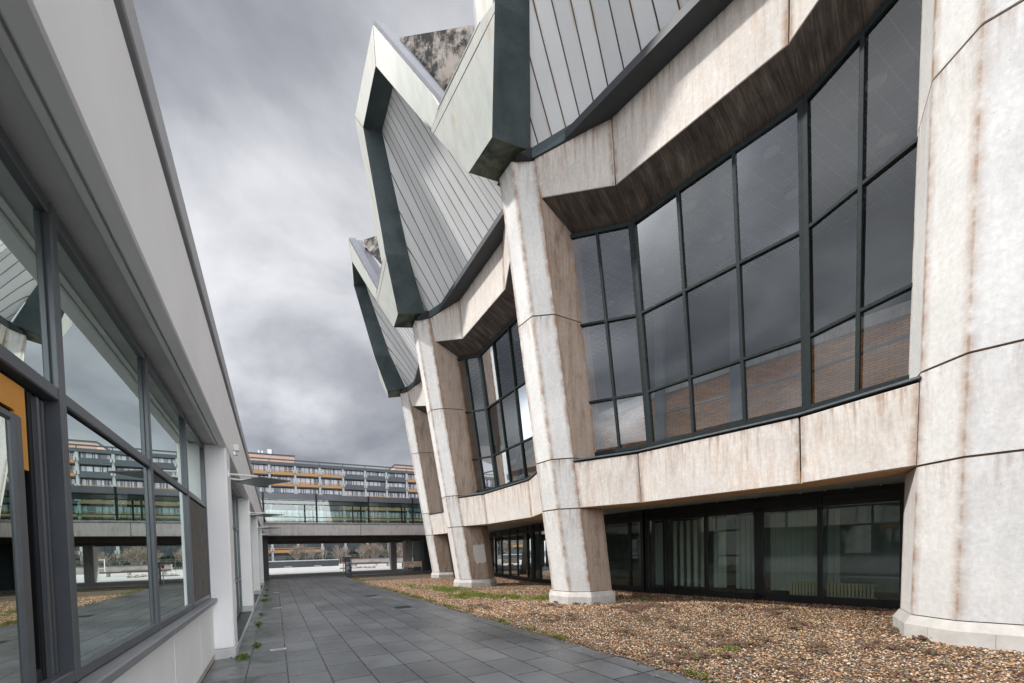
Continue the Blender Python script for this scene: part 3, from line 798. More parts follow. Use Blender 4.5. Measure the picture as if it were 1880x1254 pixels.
# sill and low wall
m=MB()
for a,b in ((-5.2,.53),(1.2,4.6),(4.61,7.70)): m.box(VG-.10,VG+.10,a,b,.945,1.015)
Lb(m,'window_sill',simple('sill_grey',(.26,.27,.285),.45,.5,.2,var=.12),bevel=.01)
m=MB()
for a,b in ((-5.2,.53),(1.2,4.9),(4.91,6.4),(6.41,7.71)): m.box(VG-.25,VG+.03,a,b,.10,.94)
Lb(m,'low_wall',M['white_render'],bevel=.006)
m=MB(); m.box(VG-.25,VG+.018,-13,7.71,-.02,.10); Lb(m,'wall_base',M['conc_grey'])
# dark room behind the glass
m=MB(); m.box(-9,-8.8,Y0,Y1,0,3.62); m.box(-9,VG-.3,Y0,Y1,-.05,.02); m.box(-9,VG-.1,Y1-.1,Y1,0,4.7); m.box(-9,VG-.1,Y0,Y0+.1,0,4.7)
Lb(m,'room',M['ink'])
# drain rails between the pilasters
for q,(a,b) in enumerate(zip([y+.64 for y in PIL[3:6]],PIL[4:7])):
    m=MB(); m.box(0,.03,0,b-a-.03,-.01,.022); m.box(-.03,0,0,b-a-.03,-.01,.008)
    o=m.build('drain_rail',M['steel'],bevel=.003); o.location=(-.68,a,0)
    tag(o,['metal drain rail in the paving between the first two white pilasters','metal drain rail between the second and third white pilasters','metal drain rail between the third and fourth white pilasters'][q],'drain','metal drain rails along the white building')
    m=MB(); m.box(-1.0,-.70,a,b,-.02,.006); Lb(m,'threshold',M['slate'])

# glass wing brackets on the pilasters
def wing():
    e=empty('canopy_wing',(-.66,7.9,3.05))
    P=[Vector((.053,.55,.0)),Vector((.50,-.09,.0)),Vector((.97,.14,.0)),Vector((.42,.93,-.0))]
    m=MB(); m.hexa([p-Vector((0,0,.009)) for p in P]+[p+Vector((0,0,.009)) for p in P]); m.build('panel',M['wing'],e)
    m=MB(); m.tube((0,-.02,.035),(.44,.06,.035),.016); m.tube((.0,.35,.02),(.20,.42,.02),.013); m.build('arm',M['white_paint'],e)
    m=MB(); m.box(-.004,.02,-.06,.02,-.02,.09); m.build('bracket',M['steel'],e)
    return e
w0=wing()
names=['large dark canopy wing on the nearest white pilaster','canopy wing on the second white pilaster','canopy wing on the third white pilaster','canopy wing on the fourth pilaster, close to the footbridge']
for q in range(4):
    o=w0 if q==0 else copy_tree(w0); o.location=(-.66,7.9+6.42*q,3.05 if q else 3.05)
    tag(o,names[q],'canopy','canopy wings along the white building')
# small wall lamp on the fascia
e=empty('wall_lamp',(VF+.012,9.05,3.72)); tag(e,'small grey floodlight fixed to the white fascia','lamp')
m=MB(); m.box(0,.10,-.05,.05,.03,.15); m.build('housing',M['white_paint'],e,bevel=.01)
m=MB(); m.box(0,.03,-.015,.015,-.05,.03); m.tube((.015,0,-.045),(.07,.02,-.05),.012); m.build('bracket',M['steel'],e)

# floor lights and covers set in the paving
def floor_light(x,y,label):
    e=empty('floor_light',(x,y,0)); tag(e,label,'floor light','recessed floor lights in the paving')
    m=MB()
    for a in ((-.13,.13,-.05,-.03),(-.13,.13,.03,.05),(-.13,-.09,-.03,.03),(.09,.13,-.03,.03)): m.box(a[0],a[1],a[2],a[3],-.01,.006)
    m.build('rim',M['white_paint'],e)
    m=MB(); m.box(-.09,.09,-.03,.03,-.01,.003); m.build('lens',M['frame_grey'],e)
floor_light(-.01,7.93,'nearest white recessed floor light in the paving'); floor_light(.0,14.5,'middle white recessed floor light, beyond the nearest one'); floor_light(0,21.0,'farthest white recessed floor light near the footbridge shadow')
for x,y,l in ((3.40,16.2,'farther dark drain cover in the paving'),(3.50,12.0,'nearer dark drain cover in the paving by the gravel')):
    e=empty('drain_cover',(x,y,0)); tag(e,l,'drain cover','dark drain covers in the paving')
    m=MB(); m.box(-.26,.26,-.26,.26,-.01,.004); m.build('frame',M['frame_grey'],e)
    m=MB()
    for q in range(9): m.box(-.235,.235,-.235+q*.053,-.235+q*.053+.035,0,.009)
    m.build('grating',M['frame_black'],e)

# ------------------------------------------------------------------ footbridge
br=empty('footbridge',(5,32,0)); tag(br,'concrete footbridge with a glazed corridor crossing over the path','bridge')
def Br(mb,name,mat,parent=None,bevel=0,**kw):
    mb.v=[(x-5,y-32,z) for x,y,z in mb.v]; return mb.build(name,mat,parent or br,bevel,**kw)
X0,X1=-12,26.; YB0,YB1=32.0,44.5
m=MB()
for a,b in ((X0,-4),(-4,6.13),(6.13,X1)): m.box(a+.012,b-.012,YB0,YB0+.3,3.22,4.08)
m.box(X0,X1,YB1-.3,YB1,3.22,4.08); Br(m,'edge_beam',M['conc_grey'],bevel=.03)
m=MB(); m.box(X0,X1,YB0-.05,YB0+.45,4.085,4.20); Br(m,'beam_coping',simple('beam_cap',(.27,.255,.25),.85,var=.35,scale=3,bump=.2),bevel=.015)
m=MB(); m.box(X0,X1,YB0+.31,YB1-.31,3.3,4.18)
for y in (34.5,37.5,40.5,43): m.box(X0,X1,y,y+.4,2.95,3.31)
Br(m,'deck',simple('deck_concrete',(.13,.115,.10),.9,var=.4,scale=1.2))
YG=32.35
m=MB(); m.box(X0,X1,YG,YG+3.4,5.92,6.34); Br(m,'roof_fascia',simple('bridge_fascia',(.13,.14,.155),.5,.5,.2,var=.2,scale=.8),bevel=.01)
m=MB(); pos=[-8.9,-5.0,-.62,2.95,6.86,10.55,14.3,18,22]
for x in pos: m.box(x-.055,x+.055,YG-.04,YG+.1,4.2,6.36)
for z in (4.30,4.62,5.56,5.86): m.box(X0,X1,YG,YG+.06,z-.022,z+.022)
for x in (2.12,5.62,9.85): m.box(x-.05,x+.05,YG+.01,YG+.09,4.2,5.56)
for x in pos: m.box(x-.05,x+.05,YG+3.2,YG+3.3,4.2,5.92)
for z in (4.30,5.56): m.box(X0,X1,YG+3.22,YG+3.28,z-.02,z+.02)
gf=Br(m,'window',M['frame_dark'])
m=MB()
for q in range(len(pos)-1): m.poly([(pos[q],YG+.03,4.2),(pos[q+1],YG+.03,4.2),(pos[q+1],YG+.03,5.92),(pos[q],YG+.03,5.92)])
m.poly([(X0,YG+3.25,4.2),(X1,YG+3.25,4.2),(X1,YG+3.25,5.92),(X0,YG+3.25,5.92)])
Br(m,'pane',M['glass_bridge'],gf,merge=False)
for x,y,wx,wy in ((11.62,37.7,.32,.5),(11.62,43.2,.32,.5),(-3.0,38,.35,.5),(-3.0,43,.35,.5),(19.0,38,.4,.5)):
    m=MB(); m.box(x-wx,x+wx,y-wy,y+wy,-.05,3.0); Br(m,'pier',M['conc_grey'],bevel=.02)
m=MB(); m.box(12.75,13.1,36.0,39.5,-.05,3.0); m.box(13.1,14.4,36.4,36.5,-.05,3.0); Br(m,'stair_wall',M['slate'])
m=MB(); m.box(-1.0,-.45,33.3,34.1,-.05,3.25); Br(m,'end_post',M['dark_metal'])

# ------------------------------------------------------------------ street furniture beyond
st=empty('info_stele',(5.50,34.75,0)); tag(st,'dark grey information stele with a white head standing at the gravel corner','sign')
m=MB(); m.box(-.27,.27,-.07,.07,-.02,1.55); m.build('body',M['slate_sign'],st,bevel=.01)
m=MB(); m.box(-.24,.27,-.08,.08,1.555,1.66); m.build('head',M['white_paint'],st,bevel=.008)
m=MB()
z=1.1
for wdt in (.30,.22,.26,.18,0,.28,.24,.3,.2,.16,0,.22):
    if wdt: m.box(-.2,-.2+wdt,-.0735,-.069,z-.02,z+.015)
    z-=.075
for q in range(7): m.box(.19,.225,-.0735,-.069,1.42-q*.085-.03,1.42-q*.085+.02)
m.build('text_lines',M['white_paint'],st)
rp=empty('marker_post',(5.13,34.85,0)); tag(rp,'slim post with a red and white round head left of the dark stele','post')
m=MB(); m.tube((0,0,-.02),(0,0,1.05),.03,n=8); m.build('pole',M['steel'],rp)
def ball(mb,c,rx,rz,n=10,mm=0):
    prev=None
    for a in range(7):
        ph=-math.pi/2+math.pi*a/6; ring_=[Vector((c[0]+rx*math.cos(ph)*math.cos(t),c[1]+rx*math.cos(ph)*math.sin(t),c[2]+rz*math.sin(ph))) for t in [2*math.pi*q/n for q in range(n)]]
        if prev: mb.prism(prev,ring_,mm,caps=False)
        prev=ring_
m=MB(); ball(m,(0,0,1.25),.10,.16); m.build('head',M['red'],rp,smooth=True)
m=MB(); m.tube((0,0,1.03),(0,0,1.12),.055,n=10); m.build('collar',M['white_paint'],rp)

bd=empty('info_board',(10.85,33.95,0)); tag(bd,'cream notice board on two legs beside the farthest column','sign')
m=MB(); m.box(-.86,.86,-.02,.02,.50,.97); m.build('panel',M['board_cream'],bd,bevel=.005)
for x in (-.90,.90):
    m=MB(); m.box(x-.028,x+.028,-.03,.03,-.02,1.0); m.build('leg',M['steel'],bd)
def text(s,size,loc,parent,mat,name='lettering'):
    cu=bpy.data.curves.new(name,'FONT'); cu.body=s; cu.size=size; cu.extrude=.003; cu.resolution_u=2
    o=bpy.data.objects.new(name,cu); COL.objects.link(o)
    dg=bpy.context.evaluated_depsgraph_get(); me=bpy.data.meshes.new_from_object(o.evaluated_get(dg))
    bpy.data.objects.remove(o); 
    o2=bpy.data.objects.new(name,me); COL.objects.link(o2); o2.parent=parent; o2.location=loc; o2.rotation_euler=(math.pi/2,0,0)
    me.materials.clear(); me.materials.append(mat); return o2
text('Audimax',.21,(-.66,-.024,.78),bd,M['black_text']); text('MSZ',.21,(-.66,-.024,.56),bd,M['black_text'])
m=MB()
for q,(a,b) in enumerate(((.40,.66),(.2,.68),(.14,.74))): m.box(a,b,-.0235,-.019,.78-q*.08,.795-q*.08)
m.build('small_print',M['wood'],bd)
m=MB(); m.box(.66,.71,-.024,-.019,.83,.91); m.build('arrow_mark',M['black_text'],bd)
m=MB(); m.box(10.48-10.85,11.0-10.85,-.04,.04,.30,.44); m.build('lower_plate',M['wood'],bd)

def bench(x,y,L,label,rz=0):
    e=empty('bench',(x,y,0),rz); tag(e,label,'bench','low slab benches on the plaza')
    m=MB(); m.box(-L/2,L/2,-.3,.3,.40,.56); m.build('seat',M['wood'],e,bevel=.01)
    for s in (-1,1):
        m=MB(); m.box(s*L*.36-.12,s*L*.36+.12,-.25,.25,-.02,.40); m.build('leg',M['conc_grey'],e,bevel=.01)
bench(12.2,56.5,6.2,'long dark wooden slab bench behind the stele'); 
bench(12.4,62.5,5.0,'second slab bench with a pale top behind the long one')
# plaza planter walls and railing
pl=empty('planter_wall',(2,70,0)); tag(pl,'long dark planter wall closing the plaza, left of the stele','wall')
m=MB(); m.box(-14,7.5,-.3,.3,-.05,.95); m.build('wall',M['slate'],pl)
m=MB(); m.box(-14,7.6,-.4,.4,.955,1.12); m.build('coping',M['conc_grey'],pl,bevel=.02)
for x in (-9,-4.7,-.2,4.2):
    m=MB(); m.box(x-.6,x+.6,-.46,-.31,.02,.20); m.build('rubble',M['rock'],pl,bevel=.05)
pl=empty('plaza_wall',(26,74,0)); tag(pl,'long pale concrete plaza wall to the right of the stele','wall')
m=MB(); m.box(-14,40,-.3,.3,-.05,1.0); m.build('wall',simple('plaza_wall_concrete',(.36,.35,.34),.9,var=.3,scale=.8),pl)
m=MB(); m.box(-14,40,-.4,.4,1.005,1.14); m.build('coping',M['wood'],pl)
ra=empty('plaza_railing',(18,76.5,0)); tag(ra,'thin grey metal railing along the far edge of the plaza','railing')
m=MB()
for z in (1.5,1.75): m.tube((-30,0,z),(45,0,z),.035)
m.build('rail',M['frame_grey'],ra)
for q in range(32):
    m=MB(); m.tube((-30+q*2.4,0,-.05),(-30+q*2.4,0,1.75),.035); m.build('baluster',M['frame_grey'],ra)
gt=empty('bike_frame',(16.2,60,0)); tag(gt,'white metal tube frame standing behind the slab benches','frame')
for x in (-.45,.15,.5):
    m=MB(); m.tube((x,0,-.02),(x,0,2.0),.05,n=8); m.build('post',M['white_paint'],gt)
m=MB(); m.tube((-.45,0,1.9),(.5,0,1.9),.04,n=8); m.tube((-.45,0,.9),(.5,0,.9),.03,n=8); m.build('crossbar',M['white_paint'],gt)
for q in range(9):
    m=MB(); c=Vector((0,0,.12)); 
    ball(m,(0,0,.1),.28+.1*random.random(),.16,8)
    m.v=[(x+random.uniform(-.05,.05),y+random.uniform(-.05,.05),max(z,-.02)+random.uniform(-.03,.03)) for x,y,z in m.v]
    o=m.build('boulder',M['rock']); o.location=(7.2+q*.5+random.uniform(-.2,.2),52.+random.uniform(-1,1),0)
    tag(o,'pale boulder in the small heap left behind the stele','boulder','pale boulders on the plaza')

# ------------------------------------------------------------------ office block far behind
YF=130.; ob=empty('office_block',(20,YF,0)); tag(ob,'long multi storey office block with orange balcony bands in the distance','building')
def Ob(mb,name,mat,parent=None,bevel=0,**kw):
    mb.v=[(x-20,y-YF,z) for x,y,z in mb.v]; return mb.build(name,mat,parent or ob,bevel,**kw)
BX=[-.58-6.85*3+6.85*q for q in range(16)]
m=MB(); m.box(BX[0],BX[-1],YF+.8,YF+16,-.05,29.2); Ob(m,'wall',M['slate'])
FZ=[26.35-3.27*q for q in range(8)]
m=MB(); m.box(BX[0]-.5,BX[-1]+.5,YF-.2,YF+17,29.3,29.6); m.box(BX[0]-.5,BX[-1]+.5,YF-.3,YF-.1,28.65,29.3); Ob(m,'roof',M['slate'])
m=MB(); m.box(BX[0],BX[-1],YF-.35,YF-.1,30.15,30.5)
for x in BX: m.box(x-.08,x+.08,YF-.32,YF-.14,29.3,30.2)
Ob(m,'roof_rail',M['dark_metal'])
for x in BX:
    m=MB(); m.box(x-.30,x+.30,YF-.25,YF+.35,-.05,28.64)
    for z in FZ: m.box(x-.5,x-.12,YF-.66,YF-.2,z+.1,z+1.0); m.box(x+.12,x+.5,YF-.66,YF-.2,z+.1,z+1.0)
    Ob(m,'column',simple('office_column',(.36,.38,.375),.8,var=.12) if x==BX[0] else bpy.data.materials['office_column'])
nb=0
for q,z in enumerate(FZ):
    m=MB(); m.box(BX[0],BX[-1],YF-.2,YF+1.7,z-.75,z-.46); Ob(m,'floor_slab',M['dark_metal'])
    for b in range(len(BX)-1):
        x0,x1=BX[b]+.3,BX[b+1]-.3
        if BX[b]<-8 or BX[b]>48: 
            if q<2: continue
        # which material this balcony has in the photograph
        c=b-3
        if q in (0,1): org = c<3 or c>=6
        elif q==2: org = 3<=c<6
        elif q==3: org = 3<=c<6
        else: org = True
        if nb<98:
            m=MB(); mt=M['orange'] if org else M['slate']
            if org:
                m.box(x0,x1,YF-.5,YF-.40,z-.45,z+.40); m.box(x0,x1,YF-.48,YF-.40,z+.74,z+.92)
            else: m.box(x0,x1,YF-.5,YF-.40,z-.6,z+.92)
            Ob(m,'balcony_panel',mt); nb+=1
    # window ribbon of the storey above this band
    m=MB(); z0,z1=z-.4,z+2.3
    m.box(BX[0],BX[-1],YF+.62,YF+.75,z0,z1)
    x=BX[0]
    while x<BX[-1]: m.box(x-.06,x+.06,YF+.52,YF+.61,z0,z1,1); x+=1.37
    Ob(m,'window',[M['officewin'] if q<6 else M['office_dark'],M['frame_black']])
def pent(x0,x1,z1,label):
    m=MB(); m.box(x0,x1,YF+3,YF+12,29.6,z1-.45); p=Ob(m,'penthouse',M['rust_box'])
    m=MB(); m.box(x0-.15,x1+.15,YF+2.9,YF+12.1,z1-.45,z1); Ob(m,'parapet',M['slate'],p)
    return p
pent(-22,6.4,32.6,''); pent(37.6,62,32.3,'')
for x,w,h in ((-.2,.9,1.7),(-3.2,.25,1.2),(-2.3,.25,1.2)):
    m=MB(); m.tube((x,YF+6,32.5),(x,YF+6,32.5+h),w,n=14); m.tube((x,YF+6,32.5+h+.01),(x,YF+6,32.5+h+.25),w*1.08,w*.9,n=14); Ob(m,'roof_vent',M['steel'])

# ------------------------------------------------------------------ bare trees and shrubs between plaza and office block
def bare_tree(seed,h):
    rnd=random.Random(seed); m=MB()
    def grow(p,d,l,r,lev):
        q=p+d*l; m.tube(p,q,r,r*.75,n=5 if lev<2 else 3)
        if lev>=5 or r<.006: return
        for c in range(3 if lev<4 else 2):
            a=Vector((rnd.uniform(-1,1),rnd.uniform(-1,1),rnd.uniform(-.15,.9)))
            nd=(d*.75+a*.75).normalized()
            grow(q,nd,l*rnd.uniform(.62,.88),r*.68,lev+1)
    for s in range(rnd.choice((1,2,3))):
        grow(Vector((rnd.uniform(-.4,.4)*s,rnd.uniform(-.3,.3)*s,-.05)),Vector((rnd.uniform(-.2,.2),rnd.uniform(-.2,.2),1)).normalized(),h*.22,.10,0)
    return m
protos=[]
for s in range(3):
    o=bare_tree(s+3,6.0).build('bare_tree',M['bark'],merge=False); protos.append(o)
spots=[(10.5,80),(14.5,79),(18,80),(23,80),(27,80),(31,79),(12,86),(20,86),(25,87),(7,84),(34,84),(4,88),(9,84),(13,90),(16.5,82),(19,88),(22,84),(26,90),(29,84),(33,88),(38,86),(6,92),(24,95),(-3,90),(43,84),(49,90)]
for q,(x,y) in enumerate(spots):
    o=protos[q] if q<3 else protos[q%3].copy()
    if q>=3: COL.objects.link(o)
    o.location=(x,y,-.6); o.rotation_euler=(0,0,q*1.7); s=.85+.1*(q%4); o.scale=(s,s,s)
    tag(o,'leafless branching tree in the tangle behind the plaza','tree','bare trees behind the plaza')
def shrub(seed):
    rnd=random.Random(seed); m=MB()
    for q in range(1500):
        a=rnd.uniform(0,6.28); rr=1.6*math.sqrt(rnd.random()); z=2.2*rnd.random()**.8*(1-.25*(rr/1.6)**2)
        if noise.noise(Vector((rr*math.cos(a)*1.3,rr*math.sin(a)*1.3,z*1.3+seed*9)))<-.12: continue
        c=Vector((rr*math.cos(a),rr*math.sin(a),z)); u=Vector((rnd.gauss(0,1),rnd.gauss(0,1),rnd.gauss(0,1))).normalized(); v=u.orthogonal()
        l=.11; m.poly([c-u*l,c+v*l*.5,c+u*l,c-v*l*.5])
    return m
sp=[]
for s in range(2): sp.append(shrub(s).build('evergreen_shrub',M['ever'],merge=False))
for q,(x,y) in enumerate([(8,97),(12,98),(16,97),(20,99),(24,98),(28,97),(32,99),(36,97),(41,98),(46,97),(4,99)]):
    o=sp[q] if q<2 else sp[q%2].copy()
    if q>=2: COL.objects.link(o)
    o.location=(x,y,-.1); o.rotation_euler=(0,0,q*2.1); s=1.1+.12*(q%3); o.scale=(s*1.2,s,s)
    tag(o,'dark evergreen shrub beneath the bare trees behind the plaza','shrub','evergreen shrubs behind the plaza')

# ------------------------------------------------------------------ gravel stones, grass, sedum, weeds
def blob_mesh(name,items,mat,shape):
    vs=[];fs=[]
    for it in items: shape(vs,fs,*it)
    me=bpy.data.meshes.new(name); me.from_pydata(vs,[],fs); me.materials.append(mat)
    o=bpy.data.objects.new(name,me); COL.objects.link(o); return o
def stone(vs,fs,x,y,z,r):
    b=len(vs); a=random.random()*6.28; ca,sa=math.cos(a),math.sin(a); t=random.uniform(-.5,.5)
    for (px,py,pz) in ((1,0,0),(.1,.75,.1),(-1,.1,0),(-.1,-.75,-.1),(.15,.1,.62),(-.1,0,-.5)):
        j=random.uniform(.75,1.2); px*=r*j;py*=r*j;pz*=r*j
        vs.append((x+px*ca-py*sa,y+px*sa+py*ca,z+pz+px*t*.5))
    for q in ((0,1,4),(1,2,4),(2,3,4),(3,0,4),(1,0,5),(2,1,5),(3,2,5),(0,3,5)): fs.append([b+i for i in q])
def edge_x(y): return 4.60+.05*noise.noise(Vector((y*1.3,0,3)))+.03*noise.noise(Vector((y*5,0,1)))+(max(0,y-27)*.07)
items=[]
N=0
while N<120000:
    y=-1+random.random()**1.55*26; x=4.5+random.random()**1.15*9.0
    if x<edge_x(y)-.02-(abs(random.gauss(0,.07)) if random.random()<.25 else 0): continue
    # inside view only
    f=x*.4466+y*.8942; rr=x*.8939-y*.4474
    if f<3.5 or rr/f>1.45 or rr/f<-.6: continue
    r=(.008+.016*random.random()**1.8)*(1.0 if f<10 else 1.4)*(1.5 if random.random()<.02 else 1)
    z=.010+.018*(noise.noise(Vector((x*1.1,y*1.1,0)))+.3)*.8+random.uniform(-.004,.010)
    items.append((x,y,max(z,.004),r)); N+=1
o=blob_mesh('gravel_stones',items,M['stone'],stone); tag(o,'tan and brown gravel stones covering the bed','gravel',kind='stuff')
def tuft(vs,fs,x,y,z,n,h,w):
    for q in range(n):
        a=random.random()*6.28; l=h*random.uniform(.5,1.1); lean=random.uniform(.2,.9)
        dx,dy=math.cos(a),math.sin(a); ox,oy=x+random.gauss(0,.03),y+random.gauss(0,.03)
        b=len(vs)
        vs += [(ox-dy*w,oy+dx*w,z),(ox+dy*w,oy-dx*w,z),(ox+dx*l*lean*.5+dy*w*.7,oy+dy*l*lean*.5-dx*w*.7,z+l*.6),(ox+dx*l*lean,oy+dy*l*lean,z+l*.85)]
        fs.append([b,b+1,b+2,b+3])
items=[]
for cx_,cy_,sx,sy,n in ((6.9,16.4,.8,1.5,650),(6.5,13.4,.75,1.1,800),(7.3,12.0,.5,.7,330),(8.0,11.0,.6,.4,220),(6.0,19.0,.35,2.2,160),(5.0,27.5,.12,2.5,110),(4.68,15,.07,7,330),(4.66,6,.05,4,150),(6.4,3.8,.3,.25,18),(10.1,8.6,.28,.14,40)):
    for q in range(n):
        x=random.gauss(cx_,sx*.5); y=random.gauss(cy_,sy*.5)
        if x<edge_x(y)-.02: continue
        if noise.noise(Vector((x*1.8,y*1.8,5)))<-.12: continue
        items.append((x,y,.015,random.randint(5,10),random.uniform(.05,.12),.006))
o=blob_mesh('grass',items,M['grass'],tuft); tag(o,'bright green grass patches growing through the gravel','grass',kind='stuff')
def sed(vs,fs,x,y,z,n,h,w):
    for q in range(n):
        b=len(vs); ox,oy,oz=x+random.gauss(0,w),y+random.gauss(0,w),z+random.random()*h
        for d in ((.018,0,0),(0,.018,.004),(-.018,0,.002),(0,-.018,0),(0,0,.02)): vs.append((ox+d[0]*random.uniform(.6,1.5),oy+d[1]*random.uniform(.6,1.5),oz+d[2]))
        for t in ((0,1,4),(1,2,4),(2,3,4),(3,0,4)): fs.append([b+i for i in t])
items=[]
for q in range(1700):
    y=random.uniform(-.5,11); x=random.uniform(4.9,12.8)
    if noise.noise(Vector((x*.9,y*.9,11)))<.08 or noise.noise(Vector((x*3,y*3,2)))<.0: continue
    items.append((x,y,.025,26,.05,.05))
for q in range(60): items.append((random.gauss(8.9,.5),random.gauss(7.7,.22),.02,24,.04,.05))
o=blob_mesh('sedum',items,M['sedum'],sed); tag(o,'low dark red sedum mats spread over the gravel','ground cover',kind='stuff')
# white petals scattered over the dark slabs
def fleck(vs,fs,x,y,z,r):
    b=len(vs); a=random.random()*6
    for k in range(4): vs.append((x+r*math.cos(a+k*1.57)*random.uniform(.6,1.2),y+r*math.sin(a+k*1.57)*random.uniform(.6,1.2),z+random.random()*.004))
    fs.append([b,b+1,b+2,b+3])
items=[(4.6-abs(random.gauss(0,.55)),random.uniform(1.5,14),.005,random.uniform(.006,.016)) for q in range(170)]+[(random.uniform(-.6,4.5),random.uniform(1,20),.005,random.uniform(.004,.009)) for q in range(120)]
o=blob_mesh('litter_flecks',items,M['white_paint'],fleck); tag(o,'tiny pale flecks and stray chips on the dark paving','litter',kind='stuff')
# weeds in the joint beside the white building
def weed(vs,fs,x,y,z,n,h,w):
    for q in range(n):
        a=random.random()*6.28; d=abs(random.gauss(0,w)); ox,oy=x+d*math.cos(a)*.8,y+d*math.sin(a)*1.6; oz=z+random.random()*h; b=len(vs); l=.022
        u=Vector((random.gauss(0,1),random.gauss(0,1),random.gauss(0,.6))).normalized(); v=u.orthogonal(); c=Vector((ox,oy,oz))
        vs += [tuple(c-u*l),tuple(c+v*l*.6),tuple(c+u*l),tuple(c-v*l*.6)]; fs.append([b,b+1,b+2,b+3])
wl=['weed clump at the foot of the nearest white pilaster','low weed clump just right of the nearest pilaster foot','weed clump in the joint, second from the nearest pilaster','weed clump in the joint opposite the drain rail','larger weed clump near the second pilaster','weed clump beyond the second pilaster','far weed clump near the third pilaster']
for q,(x,y,n,w) in enumerate(((-.55,7.55,150,.07),(-.36,8.4,90,.06),(-.42,11.1,110,.07),(-.42,12.9,70,.06),(-.42,17.2,220,.13),(-.42,19.2,120,.10),(-.42,22.5,120,.06))):
    o=blob_mesh('weed',[(0,0,.0,n,.06,w)],M['weed'],weed); o.location=(x,y,.004); tag(o,wl[q],'weed','weeds in the paving joints')

# ------------------------------------------------------------------ sky, sun
SUN_EL=R(40.5); sd=Vector((-.93,.37,0)).normalized()   # direction towards the sun
sun_vec=Vector((sd.x*math.cos(SUN_EL),sd.y*math.cos(SUN_EL),math.sin(SUN_EL)))
sl=bpy.data.lights.new('sun','SUN'); sl.energy=2.3; sl.angle=R(3.5); sl.color=(1,.97,.935)
so=bpy.data.objects.new('sun',sl); COL.objects.link(so); so.rotation_euler=sun_vec.to_track_quat('Z','Y').to_euler(); so.location=(-20,10,40)
w=bpy.data.worlds.new('World'); scene.world=w; w.use_nodes=True
nt=w.node_tree; n=nt.nodes; l=nt.links; n.clear()
out=n.new('ShaderNodeOutputWorld'); bg1=n.new('ShaderNodeBackground'); bg2=n.new('ShaderNodeBackground'); mx=n.new('ShaderNodeMixShader')
sky=n.new('ShaderNodeTexSky'); sky.sky_type='NISHITA'; sky.sun_disc=False; sky.sun_elevation=SUN_EL; sky.sun_rotation=math.atan2(sun_vec.x,sun_vec.y)
l.new(sky.outputs[0],bg1.inputs[0]); bg1.inputs[1].default_value=.1
tc=n.new('ShaderNodeTexCoord'); sep=n.new('ShaderNodeSeparateXYZ'); l.new(tc.outputs['Generated'],sep.inputs[0])
def mth(op,a,b=None):
    q=n.new('ShaderNodeMath'); q.operation=op
    for k,v in ((0,a),(1,b)):
        if v is None: continue
        if hasattr(v,'links'): l.new(v,q.inputs[k])
        else: q.inputs[k].default_value=v
    return q.outputs[0]
SKX,SKY=3.3,1.4
# project the direction onto a flat cloud deck
zc=mth('ADD',mth('MAXIMUM',sep.outputs[2],0.0),.36)
cb=n.new('ShaderNodeCombineXYZ'); l.new(mth('DIVIDE',sep.outputs[0],zc),cb.inputs[0]); l.new(mth('DIVIDE',sep.outputs[1],zc),cb.inputs[1])
def nz(scale,detail,rough,dist,off):
    mp=n.new('ShaderNodeMapping'); mp.inputs['Location'].default_value=off; l.new(cb.outputs[0],mp.inputs['Vector'])
    q=n.new('ShaderNodeTexNoise'); q.inputs['Scale'].default_value=scale; q.inputs['Detail'].default_value=detail; q.inputs['Roughness'].default_value=rough; q.inputs['Distortion'].default_value=dist
    l.new(mp.outputs[0],q.inputs['Vector']); return q.outputs['Fac']
big=nz(.95,3,.5,.3,(SKX,SKY,0)); med=nz(1.9,8,.54,.25,(4.1,2.2,0))
cl=mth('ADD',mth('MULTIPLY',big,.6),mth('MULTIPLY',med,.4))
rp_=n.new('ShaderNodeValToRGB'); e=rp_.color_ramp.elements
while len(e)<5: e.new(.5)
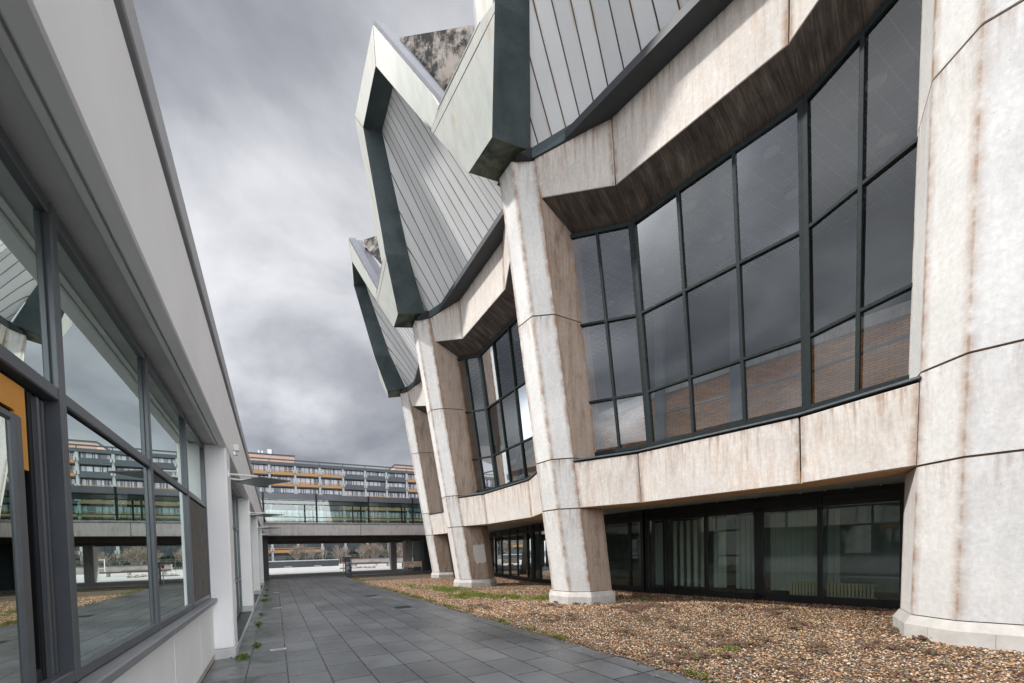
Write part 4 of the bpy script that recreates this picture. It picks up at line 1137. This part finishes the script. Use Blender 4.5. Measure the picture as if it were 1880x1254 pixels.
for k,(p,c) in enumerate(((.36,(.07,.072,.080)),(.43,(.12,.122,.133)),(.495,(.205,.207,.22)),(.55,(.33,.332,.344)),(.63,(.52,.52,.528)))): e[k].position=p; e[k].color=(*c,1)
l.new(cl,rp_.inputs['Fac'])
# gain added out of view, overhead and behind the viewer, to lift shaded walls
dotb=mth('ADD',mth('MULTIPLY',sep.outputs[0],-.30),mth('MULTIPLY',sep.outputs[1],-.95))
b1=mth('MULTIPLY',mth('MAXIMUM',mth('ADD',dotb,-.02),0),5.4)
b2=mth('MULTIPLY',mth('MAXIMUM',mth('SUBTRACT',sep.outputs[2],.80),0),16.0)
b3=mth('MULTIPLY',mth('MAXIMUM',mth('SUBTRACT',.34,sep.outputs[2]),0),1.3)
gain=mth('ADD',1.0,mth('ADD',b3,mth('ADD',b1,b2)))
l.new(rp_.outputs[0],bg2.inputs[0]); l.new(gain,bg2.inputs[1])
mx.inputs[0].default_value=.93; l.new(bg1.outputs[0],mx.inputs[1]); l.new(bg2.outputs[0],mx.inputs[2]); l.new(mx.outputs[0],out.inputs[0])

# ------------------------------------------------------------------ camera (rising front wide angle)
cam=bpy.data.cameras.new('camera'); co=bpy.data.objects.new('camera',cam); COL.objects.link(co); scene.camera=co
rt=Vector((.89393,-.44738,-.02710)).normalized(); fw=Vector((.44664,.89424,-.02922)).normalized(); up=rt.cross(fw).normalized()
mat=Matrix((( rt.x,up.x,-fw.x,0),(rt.y,up.y,-fw.y,0),(rt.z,up.z,-fw.z,1.65),(0,0,0,1)))
co.matrix_world=mat
cam.sensor_fit='HORIZONTAL'; cam.sensor_width=36; cam.lens=36*728.35/1880
cam.shift_x=(940-869.48)/1880; cam.shift_y=(1035.23-627)/1880
cam.clip_start=.05; cam.clip_end=3000
scene.view_settings.view_transform='Standard'; scene.view_settings.look='None'; scene.view_settings.exposure=1.1; scene.view_settings.gamma=1
scene.render.engine='CYCLES'
scene.cycles.max_bounces=8; scene.cycles.transparent_max_bounces=12; scene.cycles.use_denoising=True
